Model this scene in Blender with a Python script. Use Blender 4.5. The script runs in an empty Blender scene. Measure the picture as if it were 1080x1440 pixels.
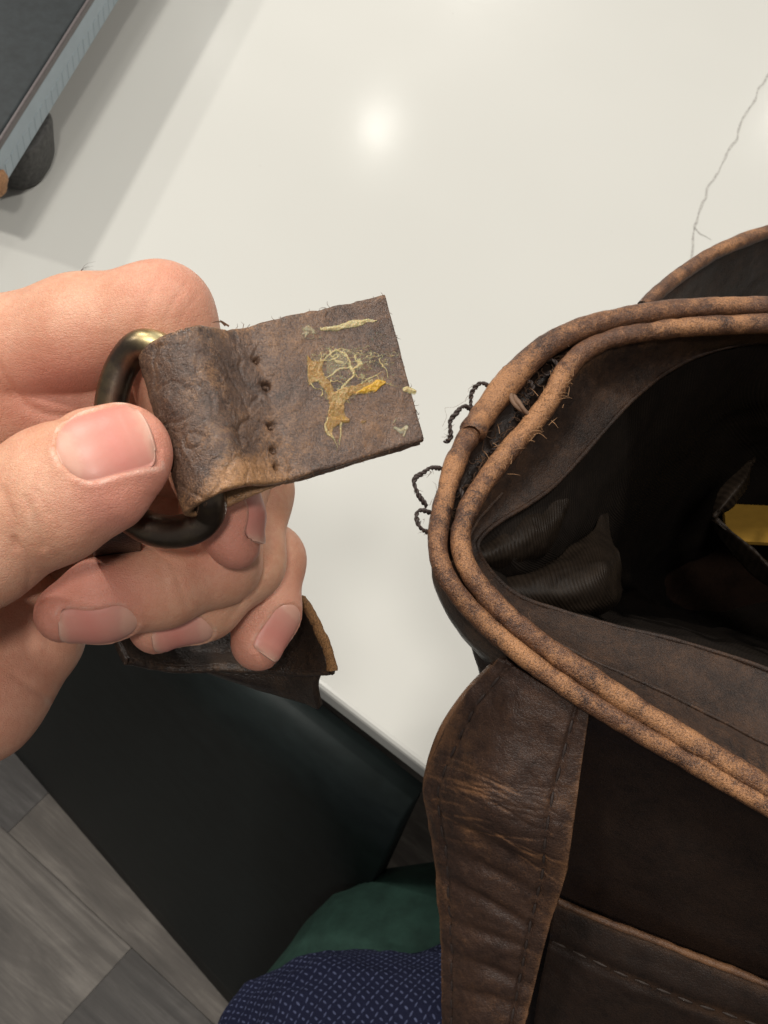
import bpy, math, random
import numpy as np
from mathutils import Vector, Matrix
random.seed(7); RNG = np.random.RandomState(11)
S = bpy.context.scene; COL = S.collection
# ------------------------------------------------------------------ camera
F = 1800.0                                   # focal length in photo pixels (1080 x 1440)
def nrm(v): v = np.asarray(v, float); return v/np.linalg.norm(v)
ZC = nrm([243, 1040, 1800]); XC = np.array([1., 0, 0]); XC = nrm(XC-ZC*XC.dot(ZC)); YC = np.cross(ZC, XC)
R = np.stack([XC, YC, ZC]); CAM = np.array([0, 0, 1.48])
cam = bpy.data.cameras.new('camera'); co = bpy.data.objects.new('camera', cam); COL.objects.link(co)
m = Matrix([[*R[0], CAM[0]], [*R[1], CAM[1]], [*R[2], CAM[2]], [0, 0, 0, 1]])
co.matrix_world = m
cam.sensor_fit = 'VERTICAL'; cam.sensor_height = 36; cam.sensor_width = 27; cam.lens = F/1440*36
cam.clip_start = 0.01; cam.clip_end = 50
cam.dof.use_dof = True; cam.dof.focus_distance = 0.255; cam.dof.aperture_fstop = 85
S.camera = co
def cam2w(c): return CAM + np.asarray(c) @ R.T
def w2cam(p): return (np.asarray(p)-CAM) @ R
def pc(px, py, d): return np.stack([(np.asarray(px, float)-540)*d/F, -(np.asarray(py, float)-720)*d/F, -np.asarray(d, float)+0*np.asarray(px, float)], -1)   # camera space, units of d
def P(px, py, d): return cam2w(pc(px, py, d)*0.001)      # d in mm -> world metres
def onz(px, py, z):
    r = np.array([(px-540)/F, -(py-720)/F, -1.0]); w = R @ r
    return CAM + w*((z-CAM[2])/w[2])
def dep(px, py, h):                                        # depth (mm) of the pixel on the level h mm under the camera
    r = np.array([(px-540)/F, -(py-720)/F, -1.0]); return h/(-(R @ r)[2])
# ------------------------------------------------------------------ light
W = bpy.data.worlds.new('World'); S.world = W; W.use_nodes = True
W.node_tree.nodes['Background'].inputs[0].default_value = (0.98, 0.97, 0.93, 1)
W.node_tree.nodes['Background'].inputs[1].default_value = 0.21
def lamp(name, loc, size, power, col=(1, 0.955, 0.885)):
    l = bpy.data.lights.new(name, 'AREA'); l.shape = 'DISK'; l.size = size; l.energy = power; l.color = col
    o = bpy.data.objects.new(name, l); COL.objects.link(o); o.location = loc     # faces straight down
    return o
CT = 0.92                                                  # countertop height
def ceil_from_reflection(px, py, zc=2.55):
    q = onz(px, py, CT); d = nrm(q-CAM); d[2] = -d[2]; return q + d*((zc-CT)/d[2])
lamp('downlight_or_fill', ceil_from_reflection(532, 180), 0.07, 0.42)
lamp('downlight_or_fill', ceil_from_reflection(305, 66), 0.07, 0.09)
lamp('downlight_or_fill', ceil_from_reflection(1098, 165), 0.07, 0.22)
lamp('downlight_or_fill', (-1.0, 1.75, 2.55), 0.12, 34)
lamp('downlight_or_fill', (-1.7, 1.05, 2.55), 0.12, 20)
lamp('downlight_or_fill', (0.6, 3.5, 2.55), 0.12, 34)
lamp('downlight_or_fill', (-0.45, 0.35, 2.55), 0.14, 11)  # added lamp, fills the hand from camera left
lamp('downlight_or_fill', (1.0, 1.0, 2.55), 0.14, 17)
lamp('downlight_or_fill', (-0.12, -0.45, 2.55), 0.14, 9)  # added lamp, brightens the lower fingers from the near side
S.view_settings.view_transform = 'Standard'; S.view_settings.look = 'None'
S.view_settings.exposure = -0.02; S.view_settings.gamma = 1.0
S.render.engine = 'CYCLES'; S.cycles.use_denoising = True; S.cycles.max_bounces = 8
# ------------------------------------------------------------------ material helpers
class NT:
    def __init__(s, name):
        s.m = bpy.data.materials.new(name); s.m.use_nodes = True; s.t = s.m.node_tree
        s.b = s.t.nodes['Principled BSDF']
    def n(s, typ, ins=None, **props):
        n = s.t.nodes.new('ShaderNode'+typ)
        for k, v in props.items(): setattr(n, k, v)
        for k, v in (ins or {}).items(): s.put(n.inputs[k], v)
        return n
    def put(s, sock, v):
        if isinstance(v, bpy.types.NodeSocket): s.t.links.new(v, sock)
        elif isinstance(v, tuple) and len(v) == 3 and sock.type == 'RGBA': sock.default_value = (*v, 1)
        else: sock.default_value = v
    def set(s, **k):
        for a, v in k.items(): s.put(s.b.inputs[a.replace('_', ' ')], v)
        return s
    def coord(s, scale=1000.0, kind='Object', rot=(0, 0, 0), stretch=(1, 1, 1)):
        t = s.n('TexCoord'); mp = s.n('Mapping', {'Vector': t.outputs[kind]})
        mp.inputs['Scale'].default_value = tuple(scale*q for q in stretch); mp.inputs['Rotation'].default_value = rot
        return mp.outputs[0]
    def noise(s, v, scale, detail=4, rough=0.6, dist=0.0):
        return s.n('TexNoise', {'Vector': v, 'Scale': scale, 'Detail': detail, 'Roughness': rough, 'Distortion': dist}).outputs[0]
    def voro(s, v, scale, feature='F1', out='Distance'):
        return s.n('TexVoronoi', {'Vector': v, 'Scale': scale}, feature=feature).outputs[out]
    def math(s, op, a, b=0.0, c=None, clamp=False):
        n = s.n('Math', operation=op); n.use_clamp = clamp; s.put(n.inputs[0], a); s.put(n.inputs[1], b)
        if c is not None: s.put(n.inputs[2], c)
        return n.outputs[0]
    def ramp(s, fac, stops, interp='LINEAR'):
        n = s.n('ValToRGB', {'Fac': fac}); r = n.color_ramp; r.interpolation = interp
        while len(r.elements) < len(stops): r.elements.new(0.5)
        for e, (p, c) in zip(r.elements, stops): e.position = p; e.color = (*c, 1) if len(c) == 3 else c
        return n.outputs[0]
    def mix(s, fac, a, b, mode='MIX'):
        n = s.n('Mix', data_type='RGBA', blend_type=mode); s.put(n.inputs[0], fac); s.put(n.inputs[6], a); s.put(n.inputs[7], b)
        return n.outputs[2]
    def attr(s, name, out='Fac'): return s.n('Attribute', attribute_name=name).outputs[out]
    def bump(s, h, strength, dist, normal=None):
        i = {'Height': h, 'Strength': strength, 'Distance': dist}
        if normal is not None: i['Normal'] = normal
        return s.n('Bump', i).outputs[0]
def srgb(r, g, b):
    f = lambda c: (c/255/12.92 if c <= 10 else ((c/255+0.055)/1.055)**2.4)
    return (f(r), f(g), f(b))
def m_skin():
    s = NT('skin'); v = s.coord()
    n1 = s.noise(v, 0.12, 3); n2 = s.math('ADD', s.math('MULTIPLY', s.noise(v, 0.9, 4), 0.5), s.math('MULTIPLY', s.noise(v, 0.28, 4), 0.5))
    base = s.mix(s.ramp(n1, [(0.35, (0, 0, 0)), (0.65, (1, 1, 1))]), (0.60, 0.300, 0.185), (0.68, 0.385, 0.255))
    base = s.mix(s.math('MULTIPLY', s.attr('red'), 0.75, clamp=True), base, (0.63, 0.24, 0.185))
    base = s.mix(s.math('MULTIPLY', s.ramp(n2, [(0.45, (0, 0, 0)), (0.7, (1, 1, 1))]), 0.55), base, (0.55, 0.215, 0.140))
    base = s.mix(s.math('MULTIPLY', s.attr('dry'), 0.8, clamp=True), base, (0.78, 0.60, 0.50))
    cell = s.n('TexVoronoi', {'Vector': v, 'Scale': 1.6}, feature='DISTANCE_TO_EDGE').outputs[0]
    h = s.math('ADD', s.math('MULTIPLY', s.math('MINIMUM', cell, 0.12), 2.2), s.math('MULTIPLY', s.noise(v, 2.6, 4), 0.5))
    h = s.math('ADD', h, s.math('MULTIPLY', s.noise(v, 0.5, 2), 0.8))
    for rt in ((0.2, 0.3, 0.5), (0.4, 0.1, -0.7), (0.1, 0.9, 1.7)):
        ln = s.n('TexVoronoi', {'Vector': s.coord(1000, rot=rt, stretch=(0.35, 1.5, 1.0)), 'Scale': 1.1}, feature='DISTANCE_TO_EDGE').outputs[0]; h = s.math('ADD', h, s.math('MULTIPLY', s.math('MINIMUM', ln, 0.10), 1.0))
    s.set(Base_Color=base, Roughness=0.45, Subsurface_Weight=0.22, Subsurface_Scale=0.0016, Normal=s.bump(h, 0.50, 0.00034))
    s.b.inputs['Subsurface Radius'].default_value = (1.0, 0.35, 0.2); s.b.inputs['Specular IOR Level'].default_value = 0.42
    return s.m
def m_nail():
    s = NT('nail'); v = s.coord()
    u = s.attr('nu')
    c = s.ramp(s.math('ADD', u, s.math('MULTIPLY', s.math('SUBTRACT', s.noise(v, 0.5, 2), 0.5), 0.12)),
               [(0.0, (0.64, 0.35, 0.265)), (0.20, (0.64, 0.345, 0.265)), (0.27, (0.60, 0.285, 0.225)), (0.6, (0.61, 0.235, 0.19)), (0.88, (0.60, 0.26, 0.205)), (0.96, (0.61, 0.32, 0.245)), (1.0, (0.63, 0.37, 0.285))])
    w = s.noise(s.coord(1000, rot=(0.3, 0.2, 0.5)), 0.7, 2)
    s.set(Base_Color=c, Roughness=0.42, Subsurface_Weight=0.15, Subsurface_Scale=0.001, Normal=s.bump(w, 0.18, 0.0002))
    s.b.inputs['Subsurface Radius'].default_value = (1.0, 0.4, 0.3); s.b.inputs['Specular IOR Level'].default_value = 0.45
    return s.m
def m_leather(name, dark, mid, tan, worn=0.5, grain=1.4, rough=0.55, bump=0.6, speck=0.35, spec=0.4, cells=2.5, fibre=0.0, blotch=1.6, hi=0.5):
    s = NT(name); v = s.coord()
    big = s.noise(v, 0.07, 4, 0.6); med = s.noise(v, 0.33, 5, 0.65, 0.6); fine = s.noise(v, 2.4, 5, 0.7)
    f = s.math('ADD', s.math('MULTIPLY', med, 0.55), s.math('MULTIPLY', big, 0.55))
    f = s.math('ADD', f, s.math('MULTIPLY', s.math('SUBTRACT', fine, 0.5), 0.75))
    c = s.ramp(f, [(0.36, dark), (0.55, mid), (0.80, tuple(a+hi*(b-a) for a, b in zip(mid, tan)))])
    wf = s.math('ADD', s.math('MULTIPLY', s.attr('wear'), worn*2), s.math('MULTIPLY', s.math('SUBTRACT', f, 0.6), blotch))
    wf = s.ramp(wf, [(0.25, (0, 0, 0)), (0.95, (1, 1, 1))])
    c = s.mix(wf, c, tan)
    pits = s.ramp(s.noise(v, grain*1.5, 3, 0.6), [(0.33, (1, 1, 1)), (0.51, (0, 0, 0))])
    c = s.mix(s.math('MULTIPLY', pits, speck), c, tuple(0.5*q for q in dark))
    cell = s.n('TexVoronoi', {'Vector': v, 'Scale': grain}, feature='DISTANCE_TO_EDGE').outputs[0]
    h = s.math('ADD', s.math('MULTIPLY', s.math('MINIMUM', cell, 0.16), cells), s.math('MULTIPLY', fine, 0.8))
    h = s.math('ADD', h, s.math('MULTIPLY', med, 1.6))
    if fibre:
        for rot_, st in (((0.3, 0.4, 0.5), (6, 0.9, 3)), ((1.1, 0.2, 2.2), (0.8, 5, 3))):
            fb = s.noise(s.coord(1000, rot=rot_, stretch=st), 0.9, 3, 0.6)
            h = s.math('ADD', h, s.math('MULTIPLY', fb, fibre))
            c = s.mix(s.math('MULTIPLY', s.ramp(fb, [(0.56, (0, 0, 0)), (0.72, (1, 1, 1))]), 0.30), c, tuple(min(1, 1.9*q) for q in mid))
            c = s.mix(s.math('MULTIPLY', s.ramp(fb, [(0.30, (1, 1, 1)), (0.44, (0, 0, 0))]), 0.45), c, dark)
    rr = s.math('SUBTRACT', s.math('ADD', rough-0.12, s.math('MULTIPLY', fine, 0.25)), s.math('MULTIPLY', s.attr('polish'), 0.2))
    s.set(Base_Color=c, Roughness=rr, Normal=s.bump(h, bump, 0.00045))
    s.b.inputs['Specular IOR Level'].default_value = spec
    return s.m
def m_simple(name, col, rough=0.5, metal=0.0, nscale=0.5, var=0.15, bump=0.2, bdist=0.0003, spec=0.5):
    s = NT(name); v = s.coord(); n = s.noise(v, nscale, 5, 0.65)
    c = s.mix(s.ramp(n, [(0.3, (0, 0, 0)), (0.7, (1, 1, 1))]), tuple(q*(1-var) for q in col), tuple(min(1, q*(1+var)) for q in col))
    s.set(Base_Color=c, Roughness=rough, Metallic=metal, Normal=s.bump(n, bump, bdist)); s.b.inputs['Specular IOR Level'].default_value = spec
    return s.m
def m_cloth(name, col, col2, scale=2.2, rough=0.8):
    s = NT(name); v = s.coord(kind='UV', scale=1.0)
    wv = s.n('TexWave', {'Vector': v, 'Scale': scale*10, 'Distortion': 1.6, 'Detail': 3, 'Detail Scale': 0.6}).outputs['Fac']
    n = s.noise(s.coord(), 0.25, 4)
    c = s.mix(s.math('ADD', s.math('MULTIPLY', wv, 0.22), s.math('MULTIPLY', n, 0.78)), col, col2)
    s.set(Base_Color=c, Roughness=rough, Normal=s.bump(wv, 0.45, 0.0004))
    s.b.inputs['Specular IOR Level'].default_value = 0.12
    return s.m
M = {}
M['skin'] = m_skin(); M['nail'] = m_nail()
M['tab'] = m_leather('tab_leather', (0.032, 0.018, 0.013), (0.110, 0.063, 0.042), (0.36, 0.185, 0.082), 0.55, 1.3, 0.35, 0.55, 0.42, 0.55, 0.5, 0.45)
M['strap'] = m_leather('strap_leather', (0.012, 0.008, 0.006), (0.030, 0.020, 0.015), (0.10, 0.055, 0.028), 0.3, 0.9, 0.34, 0.5, 0.3)
M['raw'] = m_leather('raw_leather_edge', (0.10, 0.05, 0.02), (0.26, 0.13, 0.05), (0.40, 0.20, 0.07), 0.5, 1.2, 0.8, 1.0, 0.4)
M['bag'] = m_leather('bag_leather', (0.011, 0.0060, 0.0042), (0.021, 0.0112, 0.0074), (0.15, 0.072, 0.032), 0.42, 1.0, 0.5, 0.32, 0.2, 0.35, blotch=0.3, hi=0.06)
M['patch'] = m_leather('patch_leather', (0.026, 0.013, 0.009), (0.050, 0.0255, 0.017), (0.24, 0.115, 0.052), 0.42, 1.1, 0.46, 0.42, 0.3, 0.45, blotch=0.8, hi=0.2)
M['pipe'] = m_leather('piping_leather', (0.032, 0.014, 0.008), (0.130, 0.056, 0.027), (0.42, 0.200, 0.085), 0.5, 1.5, 0.42, 0.8, 0.7, 0.5, 1.4, blotch=2.4)
M['facing'] = m_leather('facing_leather', (0.010, 0.0055, 0.0038), (0.029, 0.0155, 0.0098), (0.25, 0.12, 0.055), 0.5, 1.3, 0.52, 0.45, 0.35, 0.3, blotch=0.8, hi=0.16)
M['gusset'] = m_leather('gusset_leather', (0.020, 0.013, 0.010), (0.045, 0.030, 0.022), (0.14, 0.08, 0.045), 0.3, 0.8, 0.30, 0.3, 0.2, 0.6)
M['lining'] = m_cloth('lining_cloth_shaded', (0.0030, 0.0021, 0.0015), (0.014, 0.0092, 0.0062), 0.05)  # shaded copy of the lining, the bag's inner darkness put into its colour
M['fold'] = m_cloth('lining_cloth_lit', (0.0036, 0.0025, 0.0018), (0.025, 0.0170, 0.0115), 0.045, 0.5)  # lighter copy of the same cloth, light on the folds put into its colour
M['thread'] = m_simple('thread', (0.035, 0.022, 0.018), 0.6, 0, 4, 0.5)
M['pale_thread'] = m_simple('pale_thread', (0.15, 0.085, 0.05), 0.7, 0, 4, 0.4)
M['pocket_thread'] = m_simple('pocket_thread', (0.032, 0.019, 0.013), 0.6, 0, 4, 0.5)
M['tan_fibre'] = m_simple('tan_fibre', (0.30, 0.16, 0.075), 0.8, 0, 3, 0.4)
M['fibre'] = m_simple('leather_fibre', (0.10, 0.05, 0.025), 0.8, 0, 3, 0.4)
M['hair'] = m_simple('hair', (0.06, 0.035, 0.02), 0.5)
def m_glue():
    s = NT('dried_glue'); v = s.coord(); k = s.attr('tone')
    n = s.noise(v, 1.3, 5, 0.7)
    c = s.ramp(s.math('ADD', k, s.math('MULTIPLY', s.math('SUBTRACT', n, 0.5), 0.5)),
               [(0.0, (0.30, 0.27, 0.20)), (0.3, (0.50, 0.41, 0.20)), (0.6, (0.32, 0.18, 0.055)), (0.85, (0.52, 0.31, 0.035)), (1.0, (0.50, 0.27, 0.02))])
    s.set(Base_Color=c, Roughness=0.28, Subsurface_Weight=0.3, Subsurface_Scale=0.001, Normal=s.bump(s.noise(v, 2.6, 4), 0.7, 0.0004))
    s.b.inputs['Alpha'].default_value = 1
    s.put(s.b.inputs['Alpha'], s.math('ADD', 0.06, s.attr('thick'), clamp=True))
    return s.m
M['glue'] = m_glue()
def m_brass():
    s = NT('antique_brass'); v = s.coord(); n = s.noise(v, 0.35, 4, 0.6)
    f = s.math('ADD', s.attr('wear'), s.math('MULTIPLY', s.math('SUBTRACT', n, 0.5), 0.5))
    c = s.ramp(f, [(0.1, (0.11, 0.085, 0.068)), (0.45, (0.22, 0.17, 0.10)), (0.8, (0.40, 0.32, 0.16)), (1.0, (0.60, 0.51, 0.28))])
    s.set(Base_Color=c, Metallic=1.0, Roughness=s.math('ADD', 0.28, s.math('MULTIPLY', n, 0.2)), Normal=s.bump(s.noise(v, 1.5, 4), 0.12, 0.0002))
    return s.m
M['brass'] = m_brass()
def m_counter():
    s = NT('white_quartz'); v = s.coord(1.0)
    n = s.noise(v, 3.0, 3, 0.5); n2 = s.noise(v, 500, 4, 0.7)
    c = s.mix(s.ramp(n, [(0.35, (0, 0, 0)), (0.7, (1, 1, 1))]), (0.515, 0.512, 0.482), (0.56, 0.556, 0.525))
    c = s.mix(s.math('MULTIPLY', s.ramp(n2, [(0.60, (0, 0, 0)), (0.78, (1, 1, 1))]), 0.22), c, (0.45, 0.44, 0.40))
    s.set(Base_Color=c, Roughness=s.math('ADD', 0.095, s.math('MULTIPLY', s.noise(v, 14, 5, 0.65), 0.075)), Normal=s.bump(s.noise(v, 180, 3), 0.02, 0.001)); s.b.inputs['Specular IOR Level'].default_value = 0.5
    return s.m
M['counter'] = m_counter()
M['vein'] = m_simple('quartz_vein', (0.38, 0.37, 0.345), 0.2, 0, 0.6, 0.3, 0)
M['case_top'] = m_simple('black_case', (0.014, 0.018, 0.020), 0.5, 0, 0.15, 0.3, 0.15, spec=0.25)
M['case_edge'] = m_simple('blue_grey_plastic', (0.30, 0.36, 0.40), 0.45, 0, 0.1, 0.06, 0.05)
M['case_line'] = m_simple('case_rim', (0.085, 0.070, 0.070), 0.4)
M['foot'] = m_simple('grey_rubber', (0.060, 0.058, 0.055), 0.7, 0, 0.4, 0.5, 0.5)
M['chip'] = m_simple('worn_corner', (0.33, 0.17, 0.08), 0.8, 0, 0.8, 0.4, 0.6)
M['panel'] = m_simple('black_green_panel', (0.0110, 0.0158, 0.0156), 0.6, 0, 0.05, 0.25, 0.12, 0.0006, 0.25)
M['panel_edge'] = m_simple('panel_edge', (0.010, 0.030, 0.026), 0.45, 0, 0.05, 0.2, 0.1)
def m_plank():
    s = NT('grey_wood_plank'); o = s.n('Attribute', attribute_type='OBJECT', attribute_name='tone').outputs['Fac']
    t = s.n('TexCoord'); off = s.n('VectorMath', {0: t.outputs['Object']}, operation='ADD')
    cx = s.n('CombineXYZ', {'X': s.math('MULTIPLY', o, 13.0), 'Y': s.math('MULTIPLY', o, 7.0), 'Z': o}); s.put(off.inputs[1], cx.outputs[0])
    mp = s.n('Mapping', {'Vector': off.outputs[0]}); mp.inputs['Scale'].default_value = (1.2, 14, 4)
    g = s.noise(mp.outputs[0], 2.2, 8, 0.7, 1.2)
    mp2 = s.n('Mapping', {'Vector': off.outputs[0]}); mp2.inputs['Scale'].default_value = (5, 60, 10); g2 = s.noise(mp2.outputs[0], 2.0, 6, 0.7)
    mp3 = s.n('Mapping', {'Vector': off.outputs[0]}); mp3.inputs['Scale'].default_value = (3.5, 6, 4); g3 = s.noise(mp3.outputs[0], 2.0, 5, 0.6, 0.8)
    f = s.math('ADD', s.math('MULTIPLY', g, 0.5), s.math('ADD', s.math('MULTIPLY', g2, 0.22), s.math('MULTIPLY', g3, 0.28)))
    c = s.ramp(f, [(0.34, (0.052, 0.043, 0.037)), (0.5, (0.140, 0.122, 0.107)), (0.63, (0.31, 0.28, 0.25))])
    c = s.mix(1.0, c, s.ramp(o, [(0, (0.42, 0.41, 0.40)), (0.3, (0.55, 0.56, 0.60)), (0.6, (0.78, 0.77, 0.76)), (1, (1.0, 0.97, 0.93))]), 'MULTIPLY')
    s.set(Base_Color=c, Roughness=0.48, Normal=s.bump(g2, 0.2, 0.002)); return s.m
M['plank'] = m_plank()
M['subfloor'] = m_simple('plank_joint', (0.05, 0.045, 0.04), 0.8)
def m_shirt():
    s = NT('dotted_navy_cloth'); uv = s.n('TexCoord').outputs['UV']
    sp = s.n('SeparateXYZ', {'Vector': uv}); x, y = sp.outputs[0], sp.outputs[1]
    dis = s.noise(s.coord(), 0.02, 2); x = s.math('ADD', x, s.math('MULTIPLY', dis, 0.4))
    row = s.math('FLOOR', y); par = s.math('MODULO', row, 2.0)
    xs = s.math('ADD', x, s.math('MULTIPLY', par, 0.5))
    coln = s.math('FLOOR', xs)
    fx = s.math('SUBTRACT', s.math('FRACT', xs), 0.5); fy = s.math('SUBTRACT', s.math('FRACT', y), 0.5)
    sg = s.math('SUBTRACT', s.math('MULTIPLY', s.math('MODULO', s.math('ADD', coln, s.math('FLOOR', s.math('MULTIPLY', row, 0.5))), 2.0), 2.0), 1.0)
    ang = s.math('MULTIPLY', sg, 0.9)
    ca, sa = s.math('COSINE', ang), s.math('SINE', ang)
    fys = s.math('MULTIPLY', fy, 0.62)
    a = s.math('ADD', s.math('MULTIPLY', fx, ca), s.math('MULTIPLY', fys, sa)); b = s.math('SUBTRACT', s.math('MULTIPLY', fys, ca), s.math('MULTIPLY', fx, sa))
    d = s.math('ADD', s.math('POWER', s.math('ABSOLUTE', s.math('DIVIDE', a, 0.30)), 2.0), s.math('POWER', s.math('ABSOLUTE', s.math('DIVIDE', b, 0.12)), 2.0))
    f = s.ramp(d, [(0.45, (1, 1, 1)), (1.0, (0, 0, 0))])
    wn = s.noise(s.coord(), 0.9, 4)
    base = s.mix(wn, (0.005, 0.006, 0.022), (0.012, 0.015, 0.042))
    c = s.mix(s.math('MULTIPLY', f, s.math('ADD', 0.15, s.math('MULTIPLY', s.noise(s.coord(), 0.35, 3), 0.9), clamp=True)), base, (0.12, 0.14, 0.25))
    s.set(Base_Color=c, Roughness=0.85, Normal=s.bump(s.math('ADD', wn, s.noise(s.coord(), 0.05, 3)), 0.5, 0.0015)); s.b.inputs['Specular IOR Level'].default_value = 0.2
    return s.m
M['shirt'] = m_shirt()
M['trousers'] = m_simple('teal_green_cloth', (0.015, 0.038, 0.029), 0.85, 0, 0.06, 0.3, 0.4, 0.0015, 0.2)
M['yellow'] = m_simple('yellow_paper', (0.36, 0.20, 0.03), 0.6, 0, 0.2, 0.12)
M['white_paper'] = m_simple('white_paper', (0.7, 0.68, 0.62), 0.6)
# ------------------------------------------------------------------ object helpers
def thing(name, loc, label, cat, group=None):
    o = bpy.data.objects.new(name, None); o.empty_display_size = 0.02; COL.objects.link(o); o.location = Vector(loc)
    o['label'] = label; o['category'] = cat
    if group: o['group'] = group
    return o
BASE = {}
def base_of(p):
    b = Vector((0, 0, 0))
    while p is not None: b += p.location; p = p.parent
    return b
def mesh(name, verts, faces, mat, parent=None, attrs=None, uv=None, smooth=True, kind=None, label=None):
    b = base_of(parent); v = np.asarray(verts, float) - np.array(b)
    me = bpy.data.meshes.new(name)
    faces = [list(map(int, f)) for f in faces] if not isinstance(faces, np.ndarray) else faces
    me.from_pydata(v.tolist(), [], faces if not isinstance(faces, np.ndarray) else faces.tolist())
    if attrs:
        for k, a in attrs.items():
            at = me.attributes.new(k, 'FLOAT', 'POINT'); at.data.foreach_set('value', np.asarray(a, np.float32).ravel())
    if uv is not None:
        l = me.uv_layers.new(name='UVMap'); li = np.zeros(len(me.loops), np.int32); me.loops.foreach_get('vertex_index', li)
        l.data.foreach_set('uv', np.asarray(uv, np.float32)[li].ravel())
    if smooth: me.polygons.foreach_set('use_smooth', np.ones(len(me.polygons), bool))
    me.materials.append(mat)
    o = bpy.data.objects.new(name, me); COL.objects.link(o)
    if parent is not None: o.parent = parent
    if kind: o['kind'] = kind
    if label: o['label'] = label
    me.update(); return o
def vnoise(p, scale, seed=0, octs=3):
    p = np.asarray(p, float)*scale; tot = np.zeros(p.shape[:-1]); amp = 1.0; nsum = 0
    def h(i, j, k):
        n = (i*374761393 + j*668265263 + k*2147483647 + seed*1013904223) & 0xffffffff
        n = ((n ^ (n >> 13))*1274126177) & 0xffffffff
        return ((n ^ (n >> 16)) & 0xffff)/65535.0
    for o in range(octs):
        q = np.floor(p).astype(np.int64); f = p-q; f = f*f*(3-2*f); i, j, k = q[..., 0], q[..., 1], q[..., 2]
        r = 0
        for a in (0, 1):
            for b in (0, 1):
                for c in (0, 1):
                    w = (f[..., 0] if a else 1-f[..., 0])*(f[..., 1] if b else 1-f[..., 1])*(f[..., 2] if c else 1-f[..., 2])
                    r = r + w*h(i+a, j+b, k+c)
        tot += amp*(r-0.5)*2; nsum += amp; amp *= 0.5; p = p*2.03+17.1
    return tot/nsum
def spline(pts, n, closed=False):
    p = np.asarray(pts, float)
    if closed: q = np.vstack([p[-1], p, p[0], p[1]])
    else: q = np.vstack([2*p[0]-p[1], p, 2*p[-1]-p[-2]])
    m = len(q)-3
    d = np.linalg.norm(np.diff(q[1:-1], axis=0), axis=1); cum = np.concatenate([[0], np.cumsum(d)])
    t = np.linspace(0, cum[-1], n, endpoint=not closed); seg = np.clip(np.searchsorted(cum, t, 'right')-1, 0, m-1)
    u = ((t-cum[seg])/np.maximum(d[seg], 1e-9))[:, None]
    a, b, c, e = q[seg], q[seg+1], q[seg+2], q[seg+3]
    return 0.5*((2*b)+(-a+c)*u+(2*a-5*b+4*c-e)*u*u+(-a+3*b-3*c+e)*u**3)
def grid_faces(nu, nv, wrap_u=False, wrap_v=False, off=0):
    i = np.arange(nu if wrap_u else nu-1); j = np.arange(nv if wrap_v else nv-1)
    I, J = np.meshgrid(i, j, indexing='ij'); I2 = (I+1) % nu; J2 = (J+1) % nv
    return np.stack([I*nv+J, I2*nv+J, I2*nv+J2, I*nv+J2], -1).reshape(-1, 4)+off
def tube(path, rad, ns=12, closed=False, flat=None):
    p = np.asarray(path, float); n = len(p); rad = np.broadcast_to(np.asarray(rad, float), (n,)) if np.ndim(rad) < 2 else rad
    if closed: t = np.roll(p, -1, 0)-np.roll(p, 1, 0)
    else: t = np.gradient(p, axis=0)
    t /= np.linalg.norm(t, axis=1)[:, None]+1e-12
    up = np.array([0.3, 0.2, 0.93]); u = np.zeros_like(p)
    a = nrm(np.cross(t[0], up))
    for i in range(n):
        a = a-t[i]*a.dot(t[i]); a = a/np.linalg.norm(a); u[i] = a
    w = np.cross(t, u)
    if closed:                                           # spread the twist so the seam closes
        e = u[-1]-t[0]*u[-1].dot(t[0]); e /= np.linalg.norm(e); an = math.atan2(np.dot(np.cross(u[0], e), t[0]), u[0].dot(e))
        k = -an*np.arange(n)/n; u, w = u*np.cos(k)[:, None]+w*np.sin(k)[:, None], w*np.cos(k)[:, None]-u*np.sin(k)[:, None]
    th = np.linspace(0, 2*np.pi, ns, endpoint=False)
    v = p[:, None]+rad[:, None, None]*(np.cos(th)[None, :, None]*u[:, None]+np.sin(th)[None, :, None]*w[:, None])
    f = grid_faces(n, ns, closed, True)
    v = v.reshape(-1, 3)
    if not closed:
        v = np.vstack([v, p[:1], p[-1:]]); c0, c1 = len(v)-2, len(v)-1
        fl = f.tolist()
        for j in range(ns): fl.append([c0, (j+1) % ns, j]); fl.append([c1, (n-1)*ns+j, (n-1)*ns+(j+1) % ns])
        f = fl
    return v, f
def join(parts):
    V, Fc, o = [], [], 0
    for v, f in parts:
        V.append(np.asarray(v)); Fc += [[int(i)+o for i in q] for q in f]; o += len(v)
    return np.vstack(V), Fc
def px_path(pts, n, closed=False): return spline([P(*q) for q in pts], n, closed)
def normals(v, nu, nv):
    g = v.reshape(nu, nv, 3); a = np.gradient(g, axis=0); b = np.gradient(g, axis=1); n = np.cross(a, b)
    return (n/(np.linalg.norm(n, axis=-1, keepdims=True)+1e-12)).reshape(-1, 3)
def loft(rows, nu, nv, bumps=(), seed=0):
    """rows: list of lists of (px,py,depth mm); returns verts (nv rows x nu cols)"""
    rr = np.stack([px_path(r, nu) for r in rows])                 # rows x nu x 3
    g = np.stack([spline(rr[:, i], nv) for i in range(nu)], 1) if len(rows) > 2 else rr[0][None]*(1-np.linspace(0, 1, nv))[:, None, None]+rr[1][None]*np.linspace(0, 1, nv)[:, None, None]
    v = g.reshape(-1, 3)
    for (amp, sc) in bumps: v = v+normals(v, nv, nu)*(amp*vnoise(v, sc, seed))[:, None]
    return v
def guv(nv, nu, su=1, sv=1):
    a, b = np.meshgrid(np.linspace(0, sv, nv), np.linspace(0, su, nu), indexing='ij'); return np.stack([b, a], -1).reshape(-1, 2)
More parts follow.
